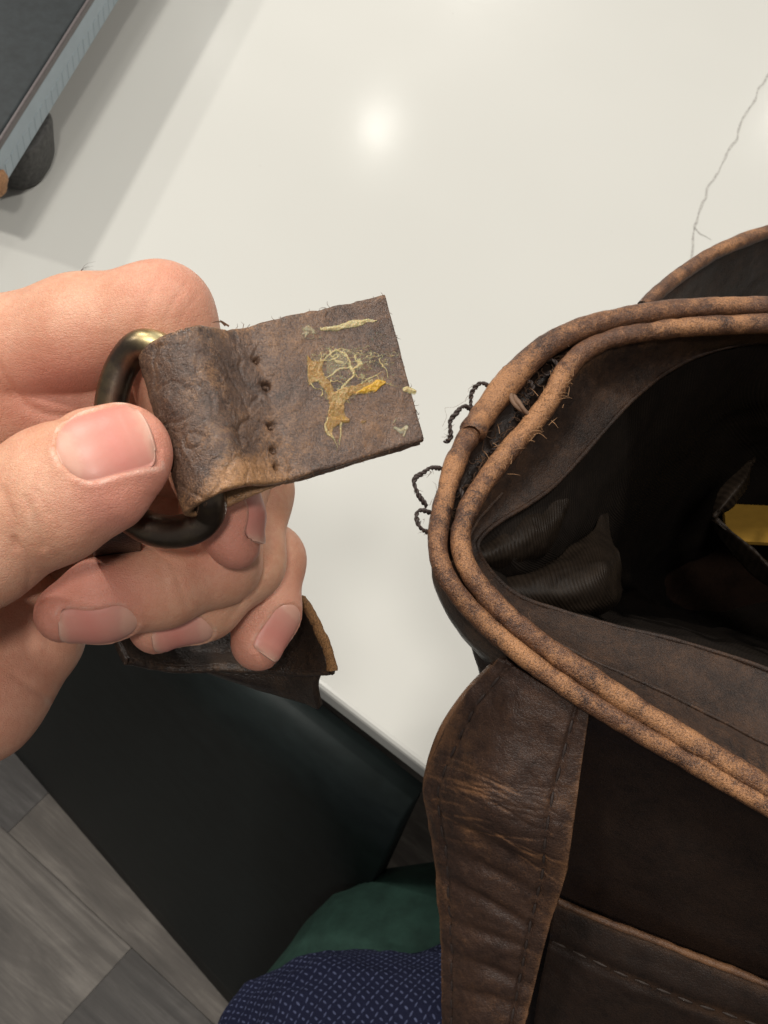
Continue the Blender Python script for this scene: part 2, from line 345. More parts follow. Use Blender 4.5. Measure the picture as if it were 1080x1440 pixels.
def box_mesh(o, ex, ey, ez):
    """o corner, ex/ey/ez edge vectors"""
    o, ex, ey, ez = map(np.asarray, (o, ex, ey, ez))
    v = [o+a*ex+b*ey+c*ez for c in (0, 1) for b in (0, 1) for a in (0, 1)]
    return np.array(v), [[0, 2, 3, 1], [4, 5, 7, 6], [0, 1, 5, 4], [2, 6, 7, 3], [0, 4, 6, 2], [1, 3, 7, 5]]
def bevel(o, w, seg=2):
    md = o.modifiers.new('bevel', 'BEVEL'); md.width = w; md.segments = seg; md.limit_method = 'ANGLE'; return o

# ================================================================== SETTING: floor of planks
floor_o = None
fa, fb = onz(20, 1180, 0), onz(300, 1440, 0); fe = nrm(fb-fa); fn = np.array([-fe[1], fe[0], 0])
v, f = box_mesh(np.array([-4, -4, -0.02]), [8, 0, 0], [0, 8, 0], [0, 0, 0.016])
floor_o = mesh('floor', v, f, M['subfloor'], smooth=False, kind='structure', label='grey wood plank floor')
PW, PL = 0.178, 1.22
if fn.dot(onz(330, 1388, 0)-fa) < 0: fn = -fn
hand = np.cross(fe, fn)[2] > 0
pv, pf = box_mesh([0, 0.0003 if hand else -0.0003, 0], [PL-0.0006, 0, 0], [0, (PW-0.0006)*(1 if hand else -1), 0], [0, 0, 0.006])
if not hand: pf = [q[::-1] for q in pf]
pm = None; rot = math.atan2(fe[1], fe[0])
seam0, seam1 = np.dot(onz(47, 1137, 0)-fa, fe), np.dot(onz(134, 1390, 0)-fa, fe)
tone_fix = {(0, -1): .30, (0, 0): .85, (-1, 0): .12, (-1, -1): .72, (-2, 0): .6, (-2, -1): .5}
for r in range(-7, 7):
    off = {0: seam0, -1: seam1}.get(r, [0.18, 0.62, 0.95, 0.33][r % 4]*PL-.5)
    for k in range(-2, 3):
        pos = fa+fn*(r*PW)+fe*(k*PL+off)
        if pm is None:
            o = mesh('plank', pv, pf, M['plank'], smooth=False); pm = o.data
        else:
            o = bpy.data.objects.new('plank', pm); COL.objects.link(o)
        o.parent = floor_o; o.location = (pos[0], pos[1], -0.004); o.rotation_euler = (0, 0, rot)
        o['tone'] = tone_fix.get((r, k), random.random())
# ================================================================== kitchen island: countertop and dark panel
TH = 0.014
ea, eb = onz(430, 968, CT-TH), onz(597, 1098, CT-TH); ea[2] = eb[2] = CT
ee = nrm(eb-ea); en = np.array([-ee[1], ee[0], 0])
if en.dot(onz(540, 200, CT)-ea) < 0: en = -en
isl = thing('kitchen_island', (*(ea+en*0.3)[:2], 0), 'white veined countertop over a black green panel, under the case and behind the bag', 'kitchen island')
c0 = ea-ee*1.3; c0[2] = CT-TH
v, f = box_mesh(c0, ee*2.8, en*1.6, [0, 0, TH]); 
if np.dot(np.cross(ee, en), [0, 0, 1]) < 0: f = [q[::-1] for q in f]
ctop = bevel(mesh('countertop', v, f, M['counter'], isl, smooth=False), 0.003, 3)
# vein: a thin seam of darker stone in the slab
vp = [(1110, 40), (1085, 92), (1068, 128), (1048, 168), (1030, 205), (1010, 240), (996, 262), (988, 300), (978, 322), (972, 345), (966, 372)]
vw = spline([onz(x, y, CT+0.0002) for x, y in vp], 120)
vw = vw+np.stack([vnoise(vw, 60, 3), vnoise(vw, 60, 4), 0*vw[:, 0]], -1)*0.0035
def ribbon(path, w):
    t = np.gradient(path, axis=0); s = np.cross(t, [0, 0, 1]); s /= np.linalg.norm(s, axis=1)[:, None]
    return np.stack([path-s*w[:, None], path+s*w[:, None]], 1).reshape(-1, 3), grid_faces(len(path), 2)
w = 0.00065*(1+0.9*vnoise(vw, 150, 5)); r1 = ribbon(vw, w)
vb = spline([onz(x, y, CT+0.0002) for x, y in [(977, 320), (984, 328), (992, 332), (1000, 337)]], 30); r2 = ribbon(vb, np.full(30, 0.0006)*np.linspace(1, .3, 30))
r1[1][:] = r1[1]; vv, vf = join([r1, r2])
mesh('vein', vv, vf, M['vein'], ctop, label='thin grey crack-like vein')
# dust and crumbs on the stone
dv = []
for i in range(70):
    x, y = random.uniform(150, 1080), random.uniform(0, 1000); c = onz(x, y, CT)
    if (c-ea).dot(en) < 0.01: continue
    r_ = random.choice([.00012, .00016, .0002, .0003]); q = np.array([[1, 0, 0], [-.5, .8, 0], [-.6, -.7, 0], [0, 0, 1.0]])*r_*np.array([random.uniform(.7, 1.6), 1, .7])
    dv.append((c+q+[0, 0, .00003], [[0, 1, 3], [1, 2, 3], [2, 0, 3]]))
v, f = join(dv); mesh('dust', v, f, M['vein'], isl, kind='stuff')
# dark panel: vertical, its foot on the floor along the seen line
ba, bb = onz(30, 1040, 0.004), onz(330, 1388, 0.004); be = nrm(bb-ba)
bn = np.array([-be[1], be[0], 0]); 
if bn.dot(en) < 0: bn = -bn
# right end: where the vertical edge through (540,1230) meets the panel plane
def on_plane(px, py, o, n):
    r = R @ np.array([(px-540)/F, -(py-720)/F, -1.0]); return CAM+r*(np.dot(o-CAM, n)/np.dot(r, n))
e1 = on_plane(545, 1222, ba, bn); Lr = np.dot(e1-ba, be)
pb = ba-be*1.2
tr = onz(597, 1104, CT-TH-0.002); tl = tr-ee*2.0; br = onz(421, 1489, 0.004); bl = br-be*2.0
def quad_grid(a, b, c, d, nu, nv): return np.array([(a*(1-u)+b*u)*(1-w)+(d*(1-u)+c*u)*w for w in np.linspace(0, 1, nv) for u in np.linspace(0, 1, nu)])
v = quad_grid(bl, br, tr, tl, 24, 12); o = mesh('side_panel', v, grid_faces(12, 24), M['panel'], isl)
sd_ = -1 if np.dot(np.cross(br-bl, tl-bl), CAM-br) > 0 else 1
md = o.modifiers.new('thickness', 'SOLIDIFY'); md.thickness = 0.018; md.offset = -1
vn_ = nrm(np.cross(br-bl, tl-bl)); vn_ = vn_ if vn_.dot(CAM-br) > 0 else -vn_
g_ = v.reshape(12, 24, 3); b2 = g_[0]*0.978+g_[-1]*0.022
v, f = join([(np.stack([g_[0]+vn_*0.003, b2+vn_*0.003, b2], 0).reshape(-1, 3), grid_faces(3, 24))]); mesh('plinth_strip', v, f, M['panel_edge'], isl, smooth=False)
Lr = np.dot(br-ba, be)
# ================================================================== hard case, top left
zt, zb = CT+0.064, CT+0.030
a0, a1 = onz(0, 197, zt), onz(125, 0, zt); ce = nrm(a1-a0); cn = np.array([-ce[1], ce[0], 0])
if cn.dot(onz(0, 0, zt)-a0) < 0: cn = -cn
k0 = a0-ce*0.012
case = thing('hard_case', (*(k0+ce*.15+cn*.1)[:2], CT), 'black topped flat case with a pale blue grey ribbed edge, raised on a grey foot', 'case')
def bx(name, o, ex, ey, ez, mat, parent, bv=0.001, label=None):
    v, f = box_mesh(o, ex, ey, ez)
    if np.dot(np.cross(ex, ey), ez) < 0: f = [q[::-1] for q in f]
    return bevel(mesh(name, v, f, mat, parent, smooth=False, label=label), bv, 3)
Lc, Wc = 0.36, 0.26
def lift(p, z): q = np.array(p); q[2] = z; return q
bx('edge_band', lift(k0, zb+0.004), ce*Lc, cn*Wc, [0, 0, zt-zb-0.008], M['case_edge'], case, 0.002)
bx('lid', lift(k0+cn*0.0012+ce*0.001, zt-0.004), ce*(Lc-.002), cn*(Wc-.002), [0, 0, 0.0045], M['case_top'], case, 0.0015)
bx('lid_rim', lift(k0-cn*0.0004, zt-0.0055), ce*Lc, cn*0.006, [0, 0, 0.0052], M['case_line'], case, 0.001)
bx('base_plate', lift(k0+cn*0.003+ce*0.003, zb), ce*(Lc-.006), cn*(Wc-.006), [0, 0, 0.004], M['case_line'], case, 0.001)
ribm = None
for i in range(26):                                   # ribs along the lower half of the edge band
    pos = lift(k0+ce*(0.012+i*0.0075)-cn*0.0003, zb+0.006)
    if ribm is None:
        o = bx('rib', pos, ce*0.0042, cn*0.0012, [0, 0, 0.011], M['case_edge'], case, 0.0004); ribm = o; b0 = pos
    else:
        o = ribm.copy(); COL.objects.link(o); o.location = Vector(pos-b0)
# foot: rounded lobed puck under the corner
th = np.linspace(0, 2*np.pi, 40, endpoint=False)
fc = lift(onz(30, 192, zb-0.006), 0); prof = [(0.0, CT+0.0005), (0.013, CT+0.0005), (0.0155, CT+0.004), (0.0165, zb-0.006), (0.015, zb-0.0005), (0.0, zb-0.0005)]
fv = []
for rr_, zz in prof:
    for t in th:
        q = rr_*(1+0.10*math.cos(2*t+0.6)+0.05*math.cos(3*t)); fv.append(fc+ce*q*math.cos(t)*1.35+cn*q*math.sin(t)+np.array([0, 0, zz]))
bevel(mesh('foot', np.array(fv), grid_faces(len(prof), 40, False, True), M['foot'], case), 0.001)
cv = []
cc = lift(k0+ce*0.004-cn*0.0006, zb+0.011)
sv_, sf_ = [], []
for i in range(9):
    for j in range(14):
        a, b = math.pi*i/8, 2*math.pi*j/14; q = np.array([math.sin(a)*math.cos(b), math.sin(a)*math.sin(b), math.cos(a)])
        q = q*(1+0.25*vnoise(q[None], 2.5, 9)[0]); sv_.append(cc+ce*q[0]*0.0062+cn*q[1]*0.0028+np.array([0, 0, q[2]*0.0075]))
mesh('worn_corner', np.array(sv_), grid_faces(9, 14, False, True), M['chip'], case, label='orange brown chipped corner')

# ================================================================== PERSON: hand as an implicit surface
def C(px, py, d): return pc(px, py, d)               # camera space, mm
def smin(a, b, k):
    h = np.maximum(k-np.abs(a-b), 0)/k; return np.minimum(a, b)-h*h*k*0.25
def seg_sdf(p, A, B, ra, rb, n):
    ax = B-A; L = np.linalg.norm(ax); ax = ax/L
    n = n-ax*np.dot(n, ax); n = n/np.linalg.norm(n); s = np.cross(ax, n)
    w = p-A; t = np.clip((w@ax)/L, 0, 1); c = t[..., None]*ax*L; q = w-c
    sm = t*t*(3-2*t)*0.5+t*0.5
    a = ra[0]+(rb[0]-ra[0])*sm; b = ra[1]+(rb[1]-ra[1])*sm; e = ra[2]+(rb[2]-ra[2])*sm
    x, y, z = q@s, q@n, q@ax
    k0 = np.sqrt((x/a)**2+(y/b)**2+(z/e)**2); k1 = np.sqrt((x/a/a)**2+(y/b/b)**2+(z/e/e)**2)
    return np.where(k1 < 1e-9, -np.minimum(a, b), k0*(k0-1)/np.maximum(k1, 1e-9))
class Chain:
    def __init__(s, pts, normals_, k=3.0):
        s.c = [C(*q[:3]) for q in pts]; s.r = [(q[3], q[4], (q[5] if len(q) > 5 else min(q[3], q[4]))) for q in pts]
        s.n = [nrm(n) for n in normals_]; s.k = k; s.nails = []
    def raw(s, p, segs=None):
        d = None
        for i in range(len(s.c)-1):
            if segs is not None and i not in segs: continue
            e = seg_sdf(p, s.c[i], s.c[i+1], s.r[i], s.r[i+1], s.n[i]); d = e if d is None else smin(d, e, s.k)
        return d
    def carved(s, p, d):
        for N in s.nails: d = N.carve(p, d)
        return d
class Nail:
    """centre (px,py,depth on the axis), unit axis u towards the tip, dorsal n; half length L, half width Wd (mm)"""
    def __init__(s, chain, c, u, n, L, Wd, over=0.6):
        s.ch = chain; s.c = np.asarray(c); s.u = nrm(u); n = np.asarray(n, float); n = n-s.u*n.dot(s.u); s.n = nrm(n); s.s = np.cross(s.u, s.n); s.L = L; s.W = Wd; s.over = over
        chain.nails.append(s)
    def wid(s, u): 
        base = np.sqrt(np.clip(1-np.clip((-u-0.25)/0.75, 0, 1)**2.4, 0, 1)); tip = (1-0.10*np.clip((u-0.45)/0.55, 0, 1)**2)*np.sqrt(np.clip(1-np.clip((u-0.70)/0.37, 0, 1)**3.2, 0.02, 1))
        return base*tip
    def carve(s, p, d):
        q = p-s.c; x, u, h = q@s.s, q@s.u, q@s.n
        uu = u/s.L; w = s.W*s.wid(np.clip(uu, -0.999, 1))
        e = np.maximum(np.abs(x)-w, np.where(uu < 0, (-uu-1)*s.L, -99.)); e = np.where(uu < -1, np.hypot(np.maximum(np.abs(x)-0.3*s.W, 0), (-uu-1)*s.L), e)
        ins = np.clip(0.5-e/0.7, 0, 1); ins = ins*ins*(3-2*ins)
        top = np.clip(h/2.0, 0, 1)
        dist_tip = np.clip((1.25-uu)/0.3, 0, 1)
        fold = np.exp(-((e-0.55)/0.55)**2)*np.clip((0.9-uu)/0.3, 0, 1)
        return d+top*(0.42*ins*dist_tip-0.24*fold)
    def build(s, parent):
        nu, nv = 44, 30
        U, V = np.meshgrid(np.linspace(-0.985, 1.0+s.over/s.L, nu), np.linspace(-1, 1, nv), indexing='ij')
        Uc = np.minimum(U, 0.62)
        tipcurve = 0.10*V*V*np.clip((U-0.3)/0.7, 0, 1)*s.L
        X = V*s.W*s.wid(np.minimum(U, 1.0)); 
        o = s.c+s.u*(Uc*s.L)[..., None]+s.s*(X*0.97)[..., None]
        lo, hi = np.zeros(U.shape), np.full(U.shape, 22.0)            # distance below the start plane
        for _ in range(26):
            mid = (lo+hi)/2; d = s.ch.raw(o+s.n*(22-mid)[..., None]); ins = d < 0
            hi = np.where(ins, mid, hi); lo = np.where(ins, lo, mid)
        H = 22-hi
        Hs = H.copy()
        for _ in range(6): Hs[1:-1] = (Hs[:-2]+Hs[1:-1]*2+Hs[2:])/4
        # keep the plate following the finger, then run on nearly straight past the flesh
        slope = (Hs[24:25]-Hs[16:17])/((U[24:25]-U[16:17])*s.L+1e-9)
        ext = (U-Uc)*s.L; Hh = Hs+ext*np.clip(slope-0.06, -0.35, 0.05)-0.02*ext**2
        Hh = Hh-0.17+0.16*(1-V**2)-0.38*np.abs(V)**7
        Hh = np.where(U < -0.8, Hh-(np.clip((-U-0.8)/0.2, 0, 1)**2)*0.25, Hh)
        Pt = s.c+s.u*(U*s.L-tipcurve)[..., None]+s.s*X[..., None]+s.n*Hh[..., None]
        Pb = Pt-s.n*0.45
        top = cam2w(Pt.reshape(-1, 3)*0.001); bot = cam2w(Pb.reshape(-1, 3)*0.001); n0 = len(top)
        f = grid_faces(nu, nv); fl = f.tolist()+(f[:, ::-1]+n0).tolist()
        ring = [i*nv for i in range(nu)]+[(nu-1)*nv+j for j in range(1, nv)]+[i*nv+nv-1 for i in range(nu-2, -1, -1)]+[j for j in range(nv-2, 0, -1)]
        for a, b in zip(ring, ring[1:]+ring[:1]): fl.append([a, b, b+n0, a+n0])
        a = ((U+1)/2)
        lun = np.clip(a, 0, 1)+0.10*V*V*(a < 0.45)
        at = np.concatenate([lun.ravel(), lun.ravel()])
        return mesh('fingernail', np.vstack([top, bot]), fl, M['nail'], parent, {'nu': at})
thumb = Chain([(-420, 1010, 262, 17, 15), (-190, 860, 240, 13.5, 12.5), (-30, 752, 226, 12.6, 10.6), (75, 695, 222, 11.6, 9.8), (140, 660, 221, 10.6, 8.6), (177, 636, 221, 8.8, 7.2, 8)],
              [(0, .3, 1), (-.05, .3, 1), (-.1, .35, 1), (-.1, .35, 1), (-.1, .35, 1)], 4)
index = Chain([(-230, 590, 268, 13, 13), (-30, 510, 252, 12.6, 12.0), (110, 468, 246, 11.6, 10.6), (222, 448, 243, 10.6, 10.2), (268, 560, 247, 9.6, 9.0), (300, 660, 247, 8.8, 7.6), (322, 730, 245, 8.0, 6.2), (330, 764, 244, 6.2, 4.6, 5)],
              [(0, 1, .4), (0, 1, .4), (0.1, 1, .3), (1, .3, .1), (1, .3, .12), (1, .2, .15), (1, .15, .2)], 4)
middle = Chain([(-60, 620, 292, 10.5, 10.5), (150, 620, 284, 10, 10), (318, 650, 270, 9.5, 9.5), (305, 790, 259, 8.2, 8.4), (225, 822, 252, 8.2, 8.0), (140, 845, 247, 8.0, 7.4), (92, 862, 245, 6.4, 5.6, 6)],
               [(0, 1, 0), (0, 1, 0), (1, 0, 0), (.3, -.8, .4), (0, -.85, .5), (0, -.85, .5)], 4)
ring_f = Chain([(0, 720, 310, 10, 10), (190, 690, 296, 9.6, 9.6), (352, 690, 281, 8.6, 9.0), (342, 790, 272, 8.2, 8.2), (285, 845, 266, 7.8, 7.6), (220, 878, 262, 6.8, 6.0, 6)],
               [(0, 1, 0), (0, 1, 0), (1, 0, 0), (.5, -.7, .4), (.1, -.85, .5)], 4)
pinky = Chain([(40, 800, 322, 9, 9), (230, 780, 306, 8.4, 8.4), (377, 788, 290, 7.8, 7.8), (373, 858, 284, 7.4, 7.2), (362, 906, 281, 6.4, 5.6, 5.8)],
              [(0, 1, 0), (0, 1, 0), (1, 0, .3), (.8, -.2, .6)], 4)
palm = Chain([(40, 890, 292, 13, 13), (-50, 960, 286, 17, 17), (-230, 1010, 286, 22, 20), (-420, 1110, 292, 24, 20), (-1000, 1500, 330, 30, 27), (-1900, 2100, 390, 40, 38)],
             [(0, .3, 1)]*5, 8)
palm2 = Chain([(-70, 720, 296, 24, 22), (-260, 860, 285, 26, 22)], [(0, .5, 1)], 8)
palm3 = Chain([(-230, 620, 275, 15, 14), (-330, 900, 275, 22, 18)], [(0, .5, 1)], 8)
web = Chain([(-60, 640, 246, 7, 8), (-230, 760, 252, 13, 12)], [(0, .3, 1)], 6)
web2 = Chain([(-60, 560, 256, 11, 12), (60, 545, 256, 12, 11), (150, 545, 257, 11, 9), (225, 560, 258, 9, 8)], [(0, .3, 1)]*4, 6)
Nail(thumb, C(166, 646, 221), C(216, 594, 221.5)-C(117, 646, 221), (-0.2, 0.42, 1), 7.6, 6.7, 0.3)
Nail(index, C(318, 730, 245), C(334, 800, 244)-C(310, 690, 246), (1, .10, .20), 6.2, 5.2, 0.2)
Nail(middle, C(128, 851, 246.5), C(60, 872, 244)-C(190, 832, 249), (0.0, -0.72, 0.70), 7.2, 5.6, 0.2)
Nail(ring_f, C(240, 868, 263), C(190, 892, 261)-C(290, 845, 266), (0.12, -0.75, 0.66), 6.0, 5.2, 0.2)
Nail(pinky, C(368, 890, 282), C(358, 930, 279)-C(378, 845, 285), (0.80, -0.15, 0.62), 6.2, 5.2, 0.1)
def axis_pts(lo, hi, fine, out_lo, out_hi):
    a = list(np.arange(lo, hi+1e-6, fine)); s = fine; x = lo
    while x > out_lo: s = min(s*1.12, 6); x -= s; a.insert(0, x)
    s = fine; x = hi
    while x < out_hi: s = min(s*1.12, 6); x += s; a.append(x)
    return np.array(a)
gx = axis_pts(-76, -14, 0.52, -560, -11); gy = axis_pts(-52, 54, 0.52, -330, 62); gz = axis_pts(-300, -206, 0.56, -440, -200)
def eval_into(D, fn, pts, rad):
    lo, hi = pts.min(0)-rad, pts.max(0)+rad
    i0, i1 = np.searchsorted(gx, lo[0]), np.searchsorted(gx, hi[0]); j0, j1 = np.searchsorted(gy, lo[1]), np.searchsorted(gy, hi[1]); k0_, k1_ = np.searchsorted(gz, lo[2]), np.searchsorted(gz, hi[2])
    if i1 <= i0 or j1 <= j0 or k1_ <= k0_: return
    for i in range(i0, i1, 40):
        ii = slice(i, min(i+40, i1)); X = np.stack(np.meshgrid(gx[ii], gy[j0:j1], gz[k0_:k1_], indexing='ij'), -1)
        D[ii, j0:j1, k0_:k1_] = fn(X, D[ii, j0:j1, k0_:k1_])
D = np.full((len(gx), len(gy), len(gz)), 12.0)
def u_in(k):
    return lambda e: (lambda X, d: smin(d, e(X), k))
for ch, segs in ((palm, None), (palm2, None), (palm3, None), (web, None), (web2, None)):
    for i in range(len(ch.c)-1):
        eval_into(D, lambda X, d: smin(d, seg_sdf(X, ch.c[i], ch.c[i+1], ch.r[i], ch.r[i+1], ch.n[i]), 9), np.array(ch.c[i:i+2]), max(ch.r[i][0], ch.r[i+1][0])+9)
for ch, ns, kk in ((thumb, 2, 7), (index, 1, 7), (middle, 1, 5), (ring_f, 1, 5), (pinky, 1, 5)):
    for i in range(ns):
        eval_into(D, lambda X, d: smin(d, seg_sdf(X, ch.c[i], ch.c[i+1], ch.r[i], ch.r[i+1], ch.n[i]), kk), np.array(ch.c[i:i+2]), max(ch.r[i][0], ch.r[i+1][0])+8)
for ch in (thumb, index, middle, ring_f, pinky):
    eval_into(D, lambda X, d: smin(d, ch.carved(X, ch.raw(X)), 0.25), np.array(ch.c), 14)
def surface_nets(D, gx, gy, gz):
    ins = D < 0; nx, ny, nz = D.shape
    cs = np.zeros((nx-1, ny-1, nz-1), np.int8)
    for a in (0, 1):
        for b in (0, 1):
            for c in (0, 1): cs += ins[a:nx-1+a, b:ny-1+b, c:nz-1+c]
    act = np.argwhere((cs > 0) & (cs < 8)); idx = -np.ones(cs.shape, np.int64); idx[tuple(act.T)] = np.arange(len(act))
    acc = np.zeros((len(act), 3)); cnt = np.zeros(len(act))
    cor = [(a, b, c) for a in (0, 1) for b in (0, 1) for c in (0, 1)]
    for A in cor:
        for k in range(3):
            if A[k] == 1: continue
            B = list(A); B[k] = 1
            ia, ib = act+A, act+B
            fa_, fb_ = D[tuple(ia.T)], D[tuple(ib.T)]; mk = (fa_ < 0) != (fb_ < 0)
            t = np.where(mk, fa_/(np.where(mk, fa_-fb_, 1)), 0)
            pa = np.stack([gx[ia[:, 0]], gy[ia[:, 1]], gz[ia[:, 2]]], -1); pb_ = np.stack([gx[ib[:, 0]], gy[ib[:, 1]], gz[ib[:, 2]]], -1)
            acc[mk] += (pa+(pb_-pa)*t[:, None])[mk]; cnt[mk] += 1
    V = acc/np.maximum(cnt, 1)[:, None]; Fs = []
    for k in range(3):
        sl0 = [slice(None)]*3; sl1 = [slice(None)]*3; sl0[k] = slice(0, -1); sl1[k] = slice(1, None)
        a, b = ins[tuple(sl0)], ins[tuple(sl1)]; e = np.argwhere(a != b); o1, o2 = (k+1) % 3, (k+2) % 3
        sh = D.shape; e = e[(e[:, o1] > 0) & (e[:, o2] > 0) & (e[:, o1] < sh[o1]-1) & (e[:, o2] < sh[o2]-1)]
        q = []
        for (u, w_) in ((1, 1), (0, 1), (0, 0), (1, 0)):
            t = e.copy(); t[:, o1] -= u; t[:, o2] -= w_; q.append(idx[tuple(t.T)])
        q = np.stack(q, -1); flip = ~a[tuple(e.T)]; q[flip] = q[flip][:, ::-1]; Fs.append(q)
    return V, np.vstack(Fs)
HV, HF = surface_nets(D, gx, gy, gz)
HV0 = HV.copy()
# light smoothing of the grid steps
def lap(V, Fq, it, lam):
    n = len(V); e = np.vstack([Fq[:, [0, 1]], Fq[:, [1, 2]], Fq[:, [2, 3]], Fq[:, [3, 0]]])
    for _ in range(it):
        s = np.zeros_like(V); c = np.bincount(e[:, 0], minlength=n).astype(float)
        for k in range(3): s[:, k] = np.bincount(e[:, 0], V[e[:, 1], k], n)
        V = V+lam*(s/np.maximum(c, 1)[:, None]-V)
    return V
HV = lap(HV, HF, 2, 0.35)
def vnormals(V, Fq):
    n = np.cross(V[Fq[:, 2]]-V[Fq[:, 0]], V[Fq[:, 3]]-V[Fq[:, 1]]); o = np.zeros_like(V)
    for j in range(4):
        for k in range(3): o[:, k] += np.bincount(Fq[:, j], n[:, k], len(V))
    return o/(np.linalg.norm(o, axis=1)[:, None]+1e-12)
HN = vnormals(HV, HF)
hp = np.stack([540+HV[:, 0]/-HV[:, 2]*F, 720-HV[:, 1]/-HV[:, 2]*F], -1); hd = -HV[:, 2]
def crease(pts, depth, width, dlo, dhi):
    global HV
    pl = spline(pts, 40); d2 = np.min(((hp[:, None]-pl[None])**2).sum(-1), 1) if False else None
    sel = (hd > dlo) & (hd < dhi) & (HN[:, 2] > -0.2)
    ix = np.where(sel)[0]; lo, hi = pl.min(0)-20, pl.max(0)+20; ix = ix[((hp[ix] > lo) & (hp[ix] < hi)).all(1)]
    if len(ix) == 0: return
    dd = np.sqrt(np.min(((hp[ix][:, None]-pl[None])**2).sum(-1), 1))
    HV[ix] -= HN[ix]*(depth*np.exp(-(dd/width)**2))[:, None]
for cr in [([(262, 400), (244, 425), (232, 450)], .10, 4, 200, 260), ([(278, 415), (262, 436), (252, 456)], .08, 3.5, 200, 260), ([(228, 385), (208, 425), (196, 456)], .14, 6, 200, 260),
           ([(20, 760), (42, 800), (38, 830)], .32, 5, 200, 235), ([(36, 700), (52, 742), (60, 770)], .30, 5, 200, 235), ([(4, 690), (20, 735), (22, 770)], .28, 5, 200, 235),
           ([(52, 690), (70, 725)], .16, 4, 200, 235),
           ([(-10, 505), (25, 560), (62, 582), (110, 588)], .55, 7, 200, 262), ([(150, 470), (160, 500)], .15, 6, 200, 262),
           ([(250, 815), (262, 850)], .2, 5, 235, 262), ([(225, 795), (235, 830)], .15, 5, 235, 262), ([(20, 950), (80, 990)], .3, 6, 255, 300)]: crease(*cr)
def gsum(lst):
    r = np.zeros(len(HV))
    for (px, py, d, s, a) in lst: r += a*np.exp(-((HV-C(px, py, d))**2).sum(1)/(s*s))
    return r
red = gsum([(200, 680, 218, 9, .9), (160, 700, 214, 8, .75), (150, 570, 215, 6, .45), (215, 610, 220, 7, .6), (335, 790, 242, 10, 1.0), (310, 720, 240, 9, .7), (80, 865, 243, 13, .9), (60, 850, 240, 8, .4), (120, 820, 240, 10, .45), (200, 895, 262, 8, .9), (360, 910, 282, 11, 1.0), (160, 850, 240, 9, .4), (390, 860, 284, 9, .4),
            (245, 410, 238, 11, .55), (50, 560, 240, 12, .75), (140, 540, 235, 9, .5), (90, 585, 235, 10, .5), (400, 800, 290, 8, .35), (60, 800, 220, 12, .25), (0, 1010, 270, 16, .5), (60, 900, 282, 12, .3)])
dry = np.zeros(len(HV))
for ch in (thumb, index, middle, ring_f, pinky):
    for N in ch.nails:
        q = HV-N.c; x, u, h = q@N.s, q@N.u, q@N.n; uu = u/N.L; w_ = N.W*N.wid(np.clip(uu, -.999, 1))
        e = np.where(uu < -1, np.hypot(np.maximum(np.abs(x)-0.25*N.W, 0), (-uu-1)*N.L), np.maximum(np.abs(x)-w_, (-uu-1)*N.L))
        if N is thumb.nails[0]: dry += 0.9*np.exp(-((e-0.35)/0.28)**2)*(h > 0)*(uu < 0.95)*np.clip(0.55+0.9*vnoise(HV, 0.8, 5), 0.1, 1)
        else: dry += 0.55*np.exp(-((e-0.3)/0.25)**2)*(h > 0)*(uu < 0.95)*np.clip(0.4+0.9*vnoise(HV, 0.9, 5), 0, 1)
pw = cam2w(C(-100, 1500, 700)*0.001)
person = thing('person', (pw[0], pw[1], 0.0), 'person in a dotted navy shirt and green trousers holding the ring of the torn tab', 'person')
body = mesh('hand', cam2w(HV*0.001), HF, M['skin'], person, {'red': np.clip(red, 0, 1), 'dry': np.clip(dry, 0, 1)}, label='left hand and forearm, thumb and index finger pinching the ring')
for ch in (thumb, index, middle, ring_f, pinky):
    for N in ch.nails: N.build(person)
# fine hairs on the back of the index finger
hs = []
for i in range(30):
    px = random.uniform(2, 110); t = px/110; py = 432-45*t**0.85
    L = random.uniform(18, 38); a = random.uniform(-0.9, -0.35)
    pts = [(px, py+8, 250), (px+L*.5*math.cos(a), py+L*.5*math.sin(a)-1, 249), (px+L*math.cos(a+.2), py+L*math.sin(a+.2)*0.9, 248)]
    hs.append(tube(px_path(pts, 8), np.linspace(0.00004, 0.00001, 8), 4))
hv, hf = join(hs); mesh('arm_hair', hv, hf, M['hair'], person, kind='stuff')
# trousers: thigh under the bag and shirt
def limb(name, pts, n, ns, mat, bumps, seed, sq=1.0, su=1, sv=1):
    path = px_path([q[:3] for q in pts], n); rad = np.interp(np.linspace(0, 1, n), np.linspace(0, 1, len(pts)), [q[3]*0.001 for q in pts])
    v, f = tube(path, rad, ns); 
    c = np.vstack([np.repeat(path, ns, 0), path[:1], path[-1:]]); nn = v-c; nn /= np.linalg.norm(nn, axis=1)[:, None]+1e-9
    for a, s in bumps: v = v+nn*(a*vnoise(v, s, seed))[:, None]
    uv = np.vstack([np.stack(np.meshgrid(np.linspace(0, sv, n), np.linspace(0, su, ns), indexing='ij')[::-1], -1).reshape(-1, 2), [[0, 0]], [[su, sv]]])
    return mesh(name, v, f, mat, person, uv=uv)
limb('trousers', [(250, 1900, 690, 64), (420, 1610, 690, 67), (575, 1402, 695, 66), (700, 1440, 705, 62), (780, 1560, 790, 56), (800, 1650, 980, 50), (800, 1720, 1300, 44)], 90, 48, M['trousers'], [(0.009, 15), (0.005, 38)], 5)
